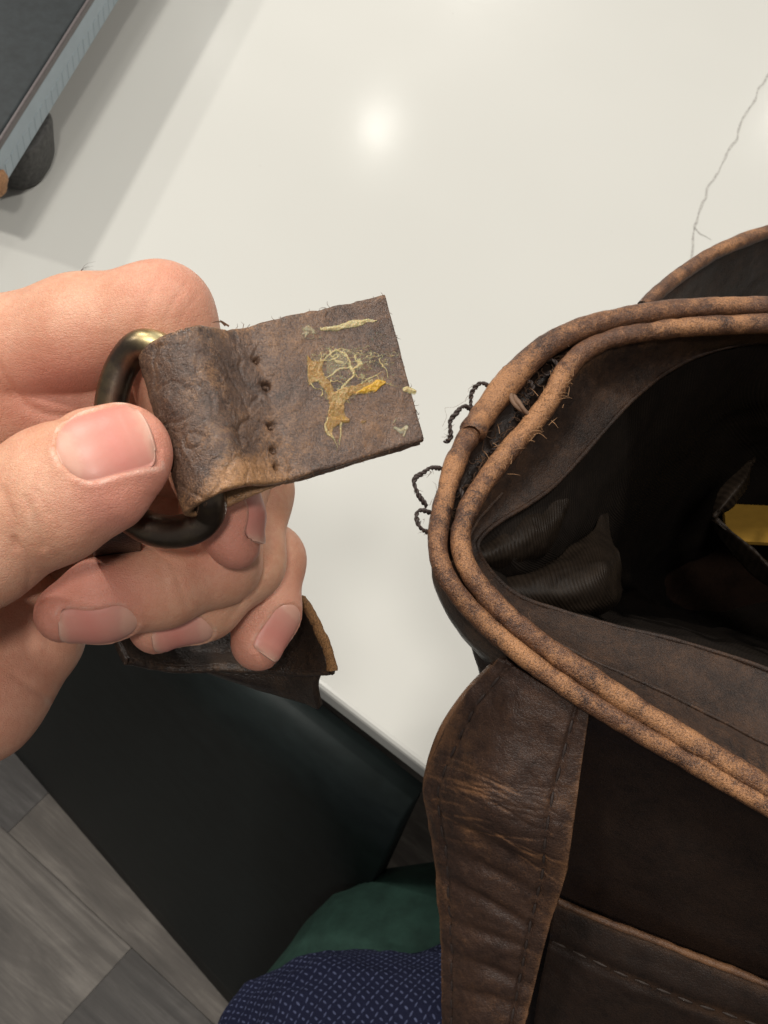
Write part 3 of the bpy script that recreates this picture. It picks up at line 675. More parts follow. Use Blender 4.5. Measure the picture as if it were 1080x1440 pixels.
# shirt: front of the belly with a hem
nu_, nv_ = 90, 60
hem = px_path([(300, 1560, 690), (345, 1450, 690), (395, 1402, 690), (480, 1375, 690), (560, 1368, 690), (660, 1375, 700), (800, 1410, 700), (900, 1520, 700)], nu_)
r2_ = px_path([(278, 1535, 625), (318, 1422, 622), (384, 1371, 620), (475, 1342, 620), (562, 1334, 622), (665, 1340, 626), (800, 1385, 630), (890, 1510, 636)], nu_)
r3_ = px_path([(260, 1750, 500), (370, 1600, 495), (430, 1560, 492), (500, 1540, 490), (580, 1540, 492), (680, 1550, 500), (790, 1590, 510), (880, 1700, 520)], nu_)
r4_ = px_path([(200, 2100, 430), (340, 2000, 420), (420, 1950, 420), (500, 1930, 420), (580, 1930, 420), (680, 1950, 425), (800, 2000, 430), (900, 2100, 440)], nu_)
g = np.stack([spline(np.stack([hem[i], r2_[i], r3_[i], r4_[i]]), nv_) for i in range(nu_)], 1).reshape(-1, 3)
g = g+normals(g, nv_, nu_)*(0.009*vnoise(g, 22, 8)+0.0015*vnoise(g, 120, 9))[:, None]
so = mesh('shirt', g, grid_faces(nv_, nu_), M['shirt'], person, uv=guv(nv_, nu_, 62, 72))
sd = so.modifiers.new('thickness', 'SOLIDIFY'); sd.thickness = 0.002

# ================================================================== leather tab
TL, TR, BR, BL = C(196, 490, 226), C(541, 414, 243), C(596, 618, 237), C(262, 716, 219)
tS = 0.5*(np.linalg.norm(TR-TL)+np.linalg.norm(BR-BL)); tW = 0.5*(np.linalg.norm(BL-TL)+np.linalg.norm(BR-TR))
tn = nrm(np.cross(BL-TL, TR-TL)); 
if tn[2] < 0: tn = -tn
def tabp(s, t, h):
    s = np.asarray(s)/tS; t = np.asarray(t, float); s, t = s[..., None], t[..., None]
    return TL*(1-s)*(1-t)+TR*s*(1-t)+BL*(1-s)*t+BR*s*t+tn*np.asarray(h)[..., None]
def prof_line():
    pts = []
    top = [(tS, -0.8), (tS-3, -0.78), (34, -0.85), (27, -0.9), (23, -1.0), (20.8, -1.35), (19.5, -1.15), (17.3, -0.5), (15, 0.5), (12.8, 2.1), (10.2, 3.9), (7.6, 4.4), (5.0, 3.4), (2.6, 1.0), (1.1, -1.6), (0.8, -3.6), (1.8, -5.2), (4.2, -6.0), (8, -5.6), (12, -4.4), (16, -3.1), (20, -2.75), (24, -2.6), (34, -2.5), (tS-0.2, -2.45)]
    return np.array(top)
pl = spline(np.c_[prof_line(), np.zeros(len(prof_line()))], 330)[:, :2]
tg = np.gradient(pl, axis=0); tg /= np.linalg.norm(tg, axis=1)[:, None]; nn2 = np.stack([tg[:, 1], -tg[:, 0]], -1)
half = 0.80
outer, inner = pl+nn2*half, pl-nn2*half
if outer[0, 1] < inner[0, 1]: outer, inner = inner, outer
# rounded ends
cont = np.vstack([outer, [[pl[-1, 0]+0.35, pl[-1, 1]]], inner[::-1], [[pl[0, 0]+0.3, pl[0, 1]]]])
nc, nt = len(cont), 110
tt = np.concatenate([[0.0, 0.006], np.linspace(0.016, 0.984, nt-4), [0.994, 1.0]])
shr = np.concatenate([[0.42, 0.15], np.zeros(nt-4), [0.15, 0.42]])
cmid = np.vstack([pl, pl[-1:], pl[::-1], pl[:1]])
TV = []
for t, sh in zip(tt, shr):
    q = cont*(1-sh)+cmid*sh; TV.append(tabp(q[:, 0], np.full(nc, t), q[:, 1]))
TV = np.array(TV)                                      # nt x nc x 3
sc = cont[:, 0]; isout = np.arange(nc) < len(outer)
# irregular cut edges, lumps, needle holes
ed = np.minimum(tt, 1-tt)[:, None]*tW
down = nrm(BL-TL)
edge_n = vnoise(np.stack(np.broadcast_arrays(sc[None]*0.35, (tt[:, None] > .5)*40., cont[None, :, 1]*0.2), -1), 1.0, 2, 4)
TV += (down[None, None]*(np.where(tt > .5, 1, -1)[:, None]*edge_n*0.26*np.exp(-ed/1.2))[..., None])
lump = vnoise(TV, 0.22, 3, 3)*0.32+vnoise(TV, 0.9, 4, 3)*0.12
lump += -0.3*np.exp(-((np.abs(vnoise(TV, 0.16, 21, 2)))/0.035)**2)*(sc[None] < 21)
for (hx, hy, rr_) in [(362, 506, .75), (375, 541, .95), (383, 597, .95), (386, 632, .8), (390, 656, .7)]:
    ray = nrm(np.array([(hx-540)/F, -(hy-720)/F, -1])); hit = ray*(np.dot(TL+tn*-0.3, tn)/np.dot(ray, tn))
    dd = TV-hit; dd = np.linalg.norm(dd-tn*(dd@tn)[..., None], axis=-1)
    dd = dd*(1+0.45*vnoise(TV, 1.1, 77, 2)); lump -= 2.4*np.exp(-(dd/(rr_*.58))**2.0)*isout[None]; lump -= 0.35*np.exp(-(dd/1.7)**2)*isout[None]
# long diagonal scratch
nd = np.zeros_like(TV); nd[:] = tn
TVn = np.cross(np.gradient(TV, axis=0), np.gradient(TV, axis=1)); TVn /= np.linalg.norm(TVn, axis=-1, keepdims=True)+1e-12
if np.dot(TVn[nt//2, 40], tn) < 0: TVn = -TVn
TV = TV+TVn*(lump*np.where(isout, 1.0, 0.0)[None])[..., None]
wearT = 0.40*np.exp(-ed/1.6)*np.ones((1, nc))
wearT = wearT+0.85*np.exp(-(((sc[None]-9.5)/6)**2+((tt[:, None]-0.93)/0.10)**2))+0.30*np.exp(-(((sc[None]-19)/7)**2+((tt[:, None]-0.86)/0.2)**2))+0.25*np.exp(-(((sc[None]-31)/4)**2+((tt[:, None]-0.7)/0.2)**2))+0.15*np.exp(-(((sc[None]-18)/5)**2+((tt[:, None]-0.1)/0.15)**2))
wearT += 0.25*(vnoise(TV, 0.13, 12, 2))+0.30/(1+np.exp((sc[None]-19)/1.8))+0.12*np.exp(-((sc[None]-10)/3)**2)-0.10
tabloc = cam2w(tabp(np.array(20.), np.array(.5), np.array(-2.))*0.001)
tab = thing('leather_tab', tabloc, 'torn brown leather tab with dried yellow glue, folded round the ring', 'leather tab')
vv = TV.reshape(-1, 3); ff = grid_faces(nt, nc, False, True).tolist()
# end faces (close the two cut edges): strip between outer and inner
no = len(outer)
def capf(r): 
    b = r*nc; q = []
    for i in range(no-1): q.append([b+i, b+i+1, b+(2*no-1-i), b+(2*no-i)])
    q.append([b+no-1, b+no, b+no+1]); q.append([b+2*no+1, b, b+2*no])
    return q
c1 = capf(0); c2 = [q[::-1] for q in capf(nt-1)]
mesh('tab_body', cam2w(vv*0.001), ff+c1+c2, M['tab'], tab, {'wear': np.clip(wearT.ravel(), 0, 1), 'polish': np.clip((np.exp(-((sc[None]-9)/3.2)**2)*(1+.5*vnoise(TV, .5, 33, 2))).ravel(), 0, 1)})
# ---- dried glue relief on the tab
pxs = np.arange(424, 590, 0.8); pys = np.arange(438, 642, 0.8); GX, GY = np.meshgrid(pxs, pys, indexing='ij')
hgt = np.zeros(GX.shape); tone = np.zeros(GX.shape); wsum = np.zeros(GX.shape)+1e-6
def Zp(z): return np.array([(400+a/4.909, 410+b/4.909) for a, b in z])
jx = GX+2.2*vnoise(np.stack([GX, GY, 0*GX], -1), .12, 31, 3); jy = GY+2.2*vnoise(np.stack([GX, GY, 0*GX], -1), .12, 32, 3)
def stroke(z, w, h, tn_, raw=False):
    global hgt, tone, wsum
    p = spline(Zp(z), max(8, 5*len(z))); w = np.interp(np.linspace(0, 1, len(p)), np.linspace(0, 1, len(np.atleast_1d(w))), np.atleast_1d(w))
    lo, hi = p.min(0)-12, p.max(0)+12
    a = slice(*np.searchsorted(pxs, [lo[0], hi[0]])); b = slice(*np.searchsorted(pys, [lo[1], hi[1]]))
    d = np.min(np.hypot(jx[a, b][..., None]-p[:, 0], jy[a, b][..., None]-p[:, 1])/w, -1)
    k = np.clip(1-d, 0, 1); k = k**.8*h*(1 if h > .7 else .8); hgt[a, b] = np.maximum(hgt[a, b], k); tone[a, b] += tn_*k**2; wsum[a, b] += k**2
def poly(z, h, tn_):
    global hgt, tone, wsum
    p = Zp(z); ins = np.zeros(GX.shape, bool); n = len(p); dm = np.full(GX.shape, 1e9)
    for i in range(n):
        (x1, y1), (x2, y2) = p[i], p[(i+1) % n]
        c = ((y1 > jy) != (y2 > jy)) & (jx < (x2-x1)*(jy-y1)/(y2-y1+1e-9)+x1); ins ^= c
        t = np.clip(((jx-x1)*(x2-x1)+(jy-y1)*(y2-y1))/((x2-x1)**2+(y2-y1)**2), 0, 1); dm = np.minimum(dm, np.hypot(jx-x1-t*(x2-x1), jy-y1-t*(y2-y1)))
    k = np.where(ins, np.clip(dm/2.2, 0, 1)**.6, 0)*h; hgt = np.maximum(hgt, k); tone += tn_*k**2; wsum += k**2
poly([(155, 430), (162, 560), (165, 640), (235, 618), (300, 720), (312, 800), (280, 920), (335, 985), (350, 930), (395, 905), (445, 875), (425, 835), (418, 760), (480, 700), (620, 690), (705, 612), (650, 598), (560, 622), (430, 650), (350, 680), (312, 600), (275, 575), (262, 520), (275, 455), (210, 470)], 0.27, .62)
webfield_later = [(155, 430), (162, 560), (165, 640), (235, 618), (300, 720), (312, 800), (280, 920), (335, 985), (350, 930), (395, 905), (445, 875), (425, 835), (418, 760), (480, 700), (620, 690), (705, 612), (650, 598), (560, 622), (430, 650), (350, 680), (312, 600), (275, 575), (262, 520), (275, 455), (210, 470)]
poly([(490, 690), (560, 650), (640, 605), (705, 600), (700, 625), (640, 680), (560, 690)], 0.75, 1.0)
poly([(280, 460), (370, 405), (440, 450), (440, 520), (340, 575), (290, 560)], 0.12, .12)
poly([(330, 690), (430, 650), (430, 740), (400, 790), (330, 770)], 0.30, .45)
def webfield(z, sc_, thr, h, tn_, seed):
    global hgt, tone, wsum
    p = Zp(z); ins = np.zeros(GX.shape, bool); n = len(p)
    for i in range(n):
        (x1, y1), (x2, y2) = p[i], p[(i+1) % n]
        ins ^= ((y1 > jy) != (y2 > jy)) & (jx < (x2-x1)*(jy-y1)/(y2-y1+1e-9)+x1)
    q = np.stack([GX+3*vnoise(np.stack([GX, GY, 0*GX+9], -1), .1, seed+5, 2), GY*1.15, 0*GX+seed], -1); r = np.abs(vnoise(q, sc_, seed, 2)); k = np.clip(1-r/thr, 0, 1)*h*ins*np.clip(0.5+vnoise(q, .05, seed+9, 2)*1.6, 0, 1)
    hgt = np.maximum(hgt, k); tone += tn_*k**2; wsum += k**2
webfield(webfield_later, .13, .55, .62, .56, 101)
webfield([(200, 470), (300, 370), (470, 380), (560, 470), (760, 440), (780, 560), (700, 640), (420, 800), (300, 760), (170, 640), (155, 440)], .085, .11, .42, .33, 61)
webfield([(170, 440), (300, 380), (600, 400), (760, 470), (740, 600), (430, 700), (200, 640)], .16, .15, .30, .24, 71)
webfield([(330, 330), (560, 250), (720, 300), (760, 420), (600, 450), (400, 400)], .15, .12, .2, .08, 81)
webfield([(90, 250), (240, 220), (260, 320), (110, 340)], .14, .2, .3, .1, 91)
poly([(200, 445), (300, 372), (470, 368), (720, 440), (745, 560), (700, 640), (560, 640), (430, 700), (400, 800), (320, 780), (230, 640)], .04, .10)
stroke([(255, 258), (330, 255), (430, 230), (530, 208), (635, 195)], [2, 4.5, 5.0, 4.5, 1.5], 0.8, .26)
stroke([(270, 470), (320, 425), (370, 402), (440, 450), (468, 540), (480, 580), (400, 650)], [1.5, 2, 2.2, 2.6, 2.6, 2], 0.6, .3)
stroke([(290, 590), (340, 560), (390, 528), (450, 515)], [1.5, 2.2, 1.5], 0.5, .28)
stroke([(380, 398), (470, 415), (500, 465), (545, 492), (620, 470), (700, 445)], [1.4, 1.6, 1.4, 1.6, 1.0, .6], 0.35, .15)
stroke([(560, 612), (620, 575), (690, 545)], [2, 1.6, .8], 0.4, .4); stroke([(700, 612), (780, 650), (855, 652), (890, 655)], [2, 1, .9, 1], 0.3, .35)
stroke([(845, 665), (880, 675), (905, 685)], [4, 5.5, 4], 0.8, .3); stroke([(120, 290), (145, 285), (140, 320)], [2, 3, 1], 0.4, .1); stroke([(180, 260), (215, 290)], [1.5, 1.5], 0.3, .1)
stroke([(775, 930), (820, 945), (850, 925), (835, 975)], [3, 4.5, 3.5, 2], 0.5, .08); stroke([(765, 890), (785, 850)], [1.5, 1], 0.3, .1)
stroke([(395, 900), (398, 980), (385, 1045)], [2.2, 1.6, .8], 0.5, .3); stroke([(335, 980), (360, 1030), (372, 1085)], [2, 1.2, .6], 0.4, .25); stroke([(300, 870), (285, 930), (340, 1000)], [2.5, 2.5, 1.5], .6, .4)
stroke([(320, 850), (370, 880), (440, 880)], [3, 3.5, 3], .75, .62); stroke([(545, 890), (560, 880)], [3, 2], .25, .6)
rg = random.Random(4)
for i in range(150):
    x, y = rg.uniform(170, 740), rg.uniform(370, 760)
    if x > 470 and y > 640: continue
    if x < 250 and y > 640: continue
    a = rg.uniform(-0.9, 0.6); L = rg.uniform(25, 90); c = rg.uniform(-25, 25)
    stroke([(x, y), (x+L*.5*math.cos(a)-c*math.sin(a), y+L*.5*math.sin(a)+c*math.cos(a)), (x+L*math.cos(a), y+L*math.sin(a))], [.5, rg.uniform(.7, 1.3), .4], rg.uniform(.15, .35), rg.uniform(.1, .4))
tone = tone/wsum
ray = np.stack([(GX-540)/F, -(GY-720)/F, -np.ones_like(GX)], -1)
hit = ray*(np.dot(TL+tn*0.0, tn)/(ray@tn))[..., None]
# true surface height there: use nearest point of bilinear patch normal offset
ex_, ey_ = nrm(TR-TL), nrm(BL-TL)
def st_of(h):                                            # invert the bilinear patch (few Newton steps along its plane)
    s = np.full(h.shape[:-1], .7); t = np.full(h.shape[:-1], .5)
    for _ in range(6):
        p_ = tabp(s*tS, t, 0*s); du = (TR-TL)*(1-t)[..., None]+(BR-BL)*t[..., None]; dv = (BL-TL)*(1-s)[..., None]+(BR-TR)*s[..., None]; r = h-p_
        r = r-tn*(r@tn)[..., None]; a, b, c = (du*du).sum(-1), (du*dv).sum(-1), (dv*dv).sum(-1); d, e = (r*du).sum(-1), (r*dv).sum(-1); de = a*c-b*b
        s, t = s+(d*c-e*b)/de, t+(e*a-d*b)/de
    return s, t
sS, sT = st_of(hit)
bs = tabp(sS*tS, sT, 0*sS)
lumpG = vnoise(bs, 0.22, 3, 3)*0.32+vnoise(bs, 0.9, 4, 3)*0.12
hh = 0.6*hgt*np.clip(0.75+1.1*vnoise(bs, 1.9, 41, 3), .15, 1.5); GP = bs+tn*(lumpG+0.02+hh*0.9-0.16*(hgt < .05))[..., None]
keep = hgt > 0.03
kf = keep[:-1, :-1] | keep[1:, :-1] | keep[:-1, 1:] | keep[1:, 1:]
gf = grid_faces(len(pxs), len(pys)).reshape(len(pxs)-1, len(pys)-1, 4)[kf]
used = np.unique(gf); remap = -np.ones(GX.size, int); remap[used] = np.arange(len(used))
mesh('glue_residue', cam2w(GP.reshape(-1, 3)[used]*0.001), remap[gf][:, ::-1], M['glue'], tab, {'tone': tone.ravel()[used], 'thick': np.clip(hgt.ravel()[used]*2.8, 0, 1)}, label='dried yellow and cream glue web')
# loose fibres along the edges of the tab
fs = []
for i in range(60):
    e = rg.random(); 
    if e < .42: s_, t_, dr = rg.uniform(1, tS), 1.0, down
    elif e < .7: s_, t_, dr = rg.uniform(1, tS), 0.0, -down
    else: s_, t_, dr = tS, rg.random(), nrm(TR-TL)
    p0 = tabp(np.array(s_), np.array(t_), np.array(rg.uniform(-1.4, 0.2))); a = np.array([rg.gauss(0, 1) for _ in range(3)])*0.6
    L = rg.uniform(.35, 1.3) if rg.random() < .9 else rg.uniform(1.5, 2.6)
    d1 = nrm(dr+a); d2 = nrm(d1+np.array([rg.gauss(0, .6) for _ in range(3)]))
    fs.append(tube(cam2w(np.array([p0-d1*.4, p0+d1*L*.5, p0+d1*L*.5+d2*L*.5])*0.001), np.array([.00006, .00005, .00002]), 4))
p0 = tabp(np.array(16.), np.array(0.0), np.array(0.8)); 
for q in ([(-.2, .3, 0), (-1.0, 1.0, .2), (-2.0, 1.0, .1), (-2.6, .9, 0)], [(.4, .2, 0), (-.6, .9, .3), (-1.2, 1.3, .2)]):
    fs.append(tube(cam2w((p0+np.array(q))*0.001), np.linspace(.0002, .00006, len(q)), 5))
v, f = join(fs); mesh('loose_fibre', v, f, M['fibre'], tab, kind='stuff')
# ================================================================== metal ring
b0 = tabp(np.array(4.6), np.array(-0.02), np.array(-2.0)); b1 = tabp(np.array(5.2), np.array(1.03), np.array(-2.4))
bar = [b0*(1-t)+b1*t for t in (0.06, .25, .5, .72, .88)]
arc = [C(*q) for q in [(293, 722, 228), (272, 742, 229.5), (236, 748, 231), (200, 738, 232), (172, 712, 233), (158, 660, 234), (154, 600, 234), (160, 548, 233), (176, 508, 232), (200, 486, 230)]]
rp = spline(np.array(bar+arc), 150, closed=True)
v, f = tube(rp, 3.05, 24, closed=True)
pxr = 540+v[:, 0]/-v[:, 2]*F; pyr = 720-v[:, 1]/-v[:, 2]*F
wear_glint = 0.92*np.exp(-(((pxr-222)/34)**2+((pyr-466)/22)**2))+0.25*np.exp(-((pxr-138)/12)**2)+0.12  # worn bright brass up top, with its glint painted into the tone
rw = cam2w(v*0.001); rl = cam2w(C(215, 610, 230)*0.001)
ro = mesh('metal_ring', rw, f, M['brass'], None, {'wear': np.clip(wear_glint, 0, 1)})
ro['label'] = 'antique brass ring pinched between thumb and index finger, through the tab fold'; ro['category'] = 'ring'
def recentre(o, c):
    c = Vector(c); me = o.data; n = len(me.vertices); a = np.zeros(n*3, np.float32); me.vertices.foreach_get('co', a); a = a.reshape(-1, 3)-np.array(c, np.float32); me.vertices.foreach_set('co', a.ravel()); me.update(); o.location = c
recentre(ro, rl)
# ================================================================== dark leather strap behind the hand
sl = P(300, 900, 320); strap = thing('leather_strap', sl, 'dark glossy leather strap hanging behind the fingers with a raw orange end', 'strap')
rows = [[(150, 800, 300), (250, 800, 312), (350, 815, 318), (405, 835, 314), (424, 842, 300)],
        [(150, 850, 299), (250, 860, 312), (350, 865, 318), (412, 870, 310), (440, 868, 296)],
        [(160, 895, 297), (240, 912, 309), (340, 918, 315), (415, 912, 307), (458, 912, 294)],
        [(176, 930, 294), (240, 938, 303), (330, 940, 308), (410, 945, 304), (466, 944, 294)]]
v = loft(rows, 90, 50, [(0.0012, 60), (0.0003, 300)], 4)
o = mesh('strap_body', v, grid_faces(50, 90), M['strap'], strap, {'wear': np.where(np.arange(50*90)//90 > 47, .5, 0.0)}); md = o.modifiers.new('thickness', 'SOLIDIFY'); md.thickness = 0.0022; md.offset = 0
g = v.reshape(50, 90, 3); ev, ef = tube(g[:, -1], 0.00125+0.0003*vnoise(g[:, -1], 500, 3), 8); mesh('raw_edge', ev, ef, M['raw'], strap, label='orange raw cut edge')
ev, ef = tube(g[-1, ::1], 0.0010+0.0002*vnoise(g[-1], 500, 6), 8); mesh('lower_edge', ev, ef, M['strap'], strap, {'wear': np.full(len(ev), .55)})
rows = [[(270, 925, 318), (340, 935, 322), (400, 940, 320), (445, 945, 312)], [(285, 945, 320), (350, 960, 324), (405, 968, 322), (440, 972, 316)], [(300, 952, 326), (360, 972, 328), (410, 985, 326), (448, 998, 322)]]
v = loft(rows, 50, 24, [(0.0008, 80)], 9); o = mesh('under_layer', v, grid_faces(24, 50), M['strap'], strap, {'wear': np.zeros(24*50)}); md = o.modifiers.new('thickness', 'SOLIDIFY'); md.thickness = 0.002
# length of strap running from the ring down behind the fingers
rows = [[(132, 742, 236), (165, 738, 236), (200, 742, 236)], [(130, 775, 240), (160, 768, 240), (196, 762, 240)], [(140, 800, 262), (170, 800, 262), (210, 800, 262)], [(150, 850, 296), (200, 856, 300), (250, 860, 305)]]
v = loft(rows, 30, 30, [(0.0006, 150)], 2); o = mesh('strap_loop', v, grid_faces(30, 30), M['strap'], strap, {'wear': np.full(900, .15)}); md = o.modifiers.new('thickness', 'SOLIDIFY'); md.thickness = 0.002

# ================================================================== satchel
HR = 280.0
def H(px, py, dz=0): return (px, py, dep(px, py, HR+dz))
bagl = P(950, 1000, 420); bag = thing('satchel', (bagl[0], bagl[1], P(900, 1500, 470)[2]), 'open brown leather satchel with worn tan piping and torn stitching', 'bag')
OUT = [(1420, 420), (1250, 424), (1080, 430), (1000, 432), (930, 438), (860, 450), (810, 466), (765, 490), (725, 527), (695, 563), (668, 600), (645, 640), (628, 690), (618, 735), (616, 775), (630, 815), (665, 860), (720, 910), (790, 962), (870, 1013), (960, 1066), (1080, 1134), (1250, 1230), (1420, 1325)]
INN = [(1420, 446), (1250, 450), (1080, 455), (1000, 458), (930, 464), (870, 474), (825, 492), (795, 522), (775, 560), (745, 600), (710, 640), (680, 680), (658, 718), (648, 752), (652, 785), (672, 822), (715, 868), (770, 912), (840, 960), (930, 1018), (1080, 1108), (1250, 1203), (1420, 1298)]
outp = px_path([H(x, y) for x, y in OUT], 420); innp = px_path([H(x, y, -1) for x, y in INN], 420)
def piping(name, path, rad, seed, label, parent=bag, wn=0.0, ragged=False):
    rr_ = np.asarray(rad)*(1+0.13*vnoise(path, 60, seed)+0.05*vnoise(path, 260, seed+1))
    for k_ in range(9):
        i_ = random.randrange(len(path)); rr_ = rr_*(1-random.uniform(.04, .13)*np.exp(-((np.arange(len(path))-i_)/random.uniform(.8, 2.5))**2))
    ns = 18; v, f = tube(path, rr_, ns)
    if ragged:
        L_ = len(path); e_ = v[(L_-1)*ns:L_*ns]; ax_ = nrm(path[-1]-path[-4])
        for r_, k_ in ((1, 1.0), (2, .7), (3, .4)): v[(L_-r_)*ns:(L_-r_+1)*ns] += ax_*(0.0016*k_*vnoise(e_, 500, 2))[:, None]
        v[(L_-1)*ns:L_*ns] += (path[-1]-v[(L_-1)*ns:L_*ns])*0.35; v[-1] -= ax_*0.001
    v[:-2] += 0; v[:-2] += 0.00022*np.stack([vnoise(v[:-2], 420, seed+k) for k in range(3)], -1)
    if np.ndim(wn): wn = np.append(np.repeat(wn, ns), [wn[0], wn[-1]])
    w = np.clip(0.27+0.80*vnoise(v, 45, seed+5)+0.5*vnoise(v, 220, seed+6)+wn+0.60*(np.append(((v[:-2].reshape(-1, ns, 3)-path[:, None])@nrm([-.25, -.15, 1.])/rr_[:, None]).ravel(), [0, 0])-0.35), 0, 1)
    return mesh(name, v, f, M['pipe'], parent, {'wear': w}, label=label)
# outer piping in two lengths: its seam has come apart at the corner
def cutat(path, px, py): 
    c = w2cam(path); q = np.stack([540+c[:, 0]/-c[:, 2]*F, 720-c[:, 1]/-c[:, 2]*F], -1); return int(np.argmin(((q-[px, py])**2).sum(1)))
ic = cutat(outp, 668, 601)
rA = outp[:ic+4].copy(); rA[-8:] += (P(690, 600, 300)-P(686, 600, 306))*np.linspace(0, 1, 8)[:, None]*0.35
piping('outer_piping', rA, 0.0030+0.0008*np.clip((np.arange(len(rA))-(len(rA)-70))/45., 0, 1), 3, 'far length of the worn tan outer piping, its end torn loose', wn=-0.05-0.28*np.clip((len(rA)-60-np.arange(len(rA)))/40., 0, 1), ragged=True)
rB = outp[ic-2:]
piping('outer_piping', rB, 0.0023+0.0010*np.exp(-np.arange(len(rB))/45.), 13, 'near length of the worn tan outer piping')
piping('inner_piping', innp, 0.0028, 23, 'worn tan inner piping', wn=0.04-0.30*np.clip((175-np.arange(420))/40., 0, 1))
# recessed dark leather between the two pipings
band = np.stack([outp*(1-t)+innp*t+np.array([0, 0, -1])*(0.0012+0.0065*math.sin(math.pi*t)) for t in np.linspace(0, 1, 14)])
v = band.reshape(-1, 3); v = v+normals(v, 14, 420)*(0.0008*vnoise(v, 200, 7))[:, None]
mesh('seam_channel', v, grid_faces(14, 420), M['bag'], bag, {'wear': np.zeros(len(v))})
# facing leather and lining inside
r0 = [H(*q) for q in INN]
def seq(pts, n=420): return px_path(pts, n)
row1 = seq([(1420, 470, 395), (1250, 472, 392), (1080, 480, 388), (1000, 494, 385), (940, 522, 380), (890, 562, 374), (850, 605, 367), (815, 645, 360), (780, 682, 353), (745, 708, 346), (705, 732, 340), (680, 752, 336), (672, 772, 334), (692, 806, 337), (730, 838, 338), (790, 860, 338), (860, 880, 337), (940, 898, 335), (1010, 918, 333), (1080, 942, 330), (1250, 1010, 322), (1420, 1090, 315)])
row0 = innp+np.array([0, 0, -0.0022])
midr = 0.5*(row0+row1); midr[:, 2] -= 0.003
g = np.stack([spline(np.stack([row0[i], midr[i], row1[i]]), 26) for i in range(420)], 1); v = g.reshape(-1, 3)
v = v+normals(v, 26, 420)*(0.0007*vnoise(v, 70, 3)+0.00018*vnoise(v, 420, 4))[:, None]
tw = np.repeat(np.linspace(0, 1, 26), 420); uw = np.tile(np.linspace(0, 1, 420), 26)
wf = 0.9*np.exp(-tw/0.20)+0.35*np.exp(-((uw-0.90)/0.05)**2)*(1-tw)*1.4+0.03
wf = wf*(0.7+0.6*vnoise(v, 60, 14))
g0_ = v.reshape(26, 420, 3)
mesh('facing', v, grid_faces(26, 420), M['facing'], bag, {'wear': np.clip(wf, 0, 1)})
deep1 = seq([(1420, 560, 420), (1250, 560, 420), (1080, 560, 420), (1010, 570, 416), (960, 610, 412), (920, 650, 405), (890, 690, 398), (862, 722, 388), (835, 745, 376), (800, 760, 362), (765, 770, 350), (740, 785, 345), (745, 812, 352), (770, 838, 372), (820, 856, 385), (890, 876, 392), (980, 898, 394), (1060, 918, 392), (1150, 950, 385), (1250, 985, 380), (1420, 1060, 372)])
deep2 = seq([(1420, 640, 480), (1250, 640, 480), (1080, 640, 480), (1040, 660, 478), (1000, 690, 474), (960, 720, 468), (930, 750, 460), (905, 775, 448), (885, 795, 432), (875, 815, 418), (872, 835, 440), (885, 850, 450), (905, 862, 455), (935, 870, 460), (980, 880, 465), (1040, 895, 466), (1120, 920, 462), (1250, 960, 455), (1420, 1030, 448)])
deep3 = seq([(1420, 760, 540), (1250, 760, 540), (1080, 770, 540), (1000, 790, 540), (960, 810, 540), (950, 830, 540), (960, 850, 540), (1000, 870, 540), (1080, 900, 540), (1250, 940, 540), (1420, 980, 540)])
deep4 = np.repeat(P(1050, 830, 560)[None], 420, 0)
g = np.stack([spline(np.stack([row1[i]+np.array([0, 0, -0.0015]), deep1[i], deep2[i], deep3[i], deep4[i]]), 70) for i in range(420)], 1); v = g.reshape(-1, 3)
v = v+normals(v, 70, 420)*(0.0022*vnoise(v, 45, 5, 2)+0.0008*vnoise(v, 140, 6))[:, None]
mesh('lining', v, grid_faces(70, 420), M['lining'], bag, uv=guv(70, 420, 200, 26))
# raised seam between facing and lining
v, f = tube(row1, 0.0007*(1+0.3*vnoise(row1, 200, 4)), 8); mesh('lining_seam', v, f, M['facing'], bag, {'wear': np.zeros(len(v))})
fg = g0_[11, 215:]; v, f = tube(fg+np.array([0, 0, 0.0002]), 0.00055*(1+0.4*vnoise(fg, 260, 4)), 8); mesh('facing_seam', v, f, M['facing'], bag, {'wear': np.full(len(v), .22)})
# bunched folds of lining at the corner
def fold(rows, nu, nv, bumps, seed, su=20, sv=12):
    v = loft(rows, nu, nv, bumps, seed); o = mesh('lining_fold', v, grid_faces(nv, nu), M['fold'], bag, uv=guv(nv, nu, su, sv)); md = o.modifiers.new('thickness', 'SOLIDIFY'); md.thickness = 0.0008
    return o
fold([[(664, 772, 336), (700, 742, 344), (745, 706, 352), (800, 668, 364), (850, 630, 376)],
      [(668, 782, 335), (710, 758, 339), (752, 728, 346), (792, 700, 358), (830, 672, 374)],
      [(672, 790, 335), (715, 776, 338), (756, 756, 343), (788, 735, 352), (802, 705, 370)],
      [(674, 795, 338), (716, 796, 343), (758, 782, 348), (786, 758, 355), (792, 725, 374)],
      [(676, 800, 350), (720, 806, 356), (765, 796, 362), (795, 770, 370), (800, 735, 386)]], 90, 50, [(0.0013, 75), (0.0006, 220)], 3, 30, 10)
fold([[(690, 812, 352), (745, 800, 354), (795, 772, 362), (835, 742, 374), (850, 700, 392)],
      [(694, 814, 344), (752, 808, 345), (806, 786, 352), (842, 768, 362), (858, 740, 384)],
      [(712, 832, 340), (764, 832, 340), (818, 820, 342), (850, 802, 348), (868, 782, 366)],
      [(730, 850, 341), (778, 856, 342), (824, 852, 343), (858, 834, 349), (872, 812, 368)],
      [(744, 860, 345), (786, 868, 347), (830, 865, 349), (864, 848, 356), (876, 824, 376)],
      [(752, 864, 360), (790, 872, 364), (834, 870, 368), (866, 854, 376), (878, 830, 392)]], 100, 60, [(0.0014, 60), (0.0006, 180)], 8, 30, 14)
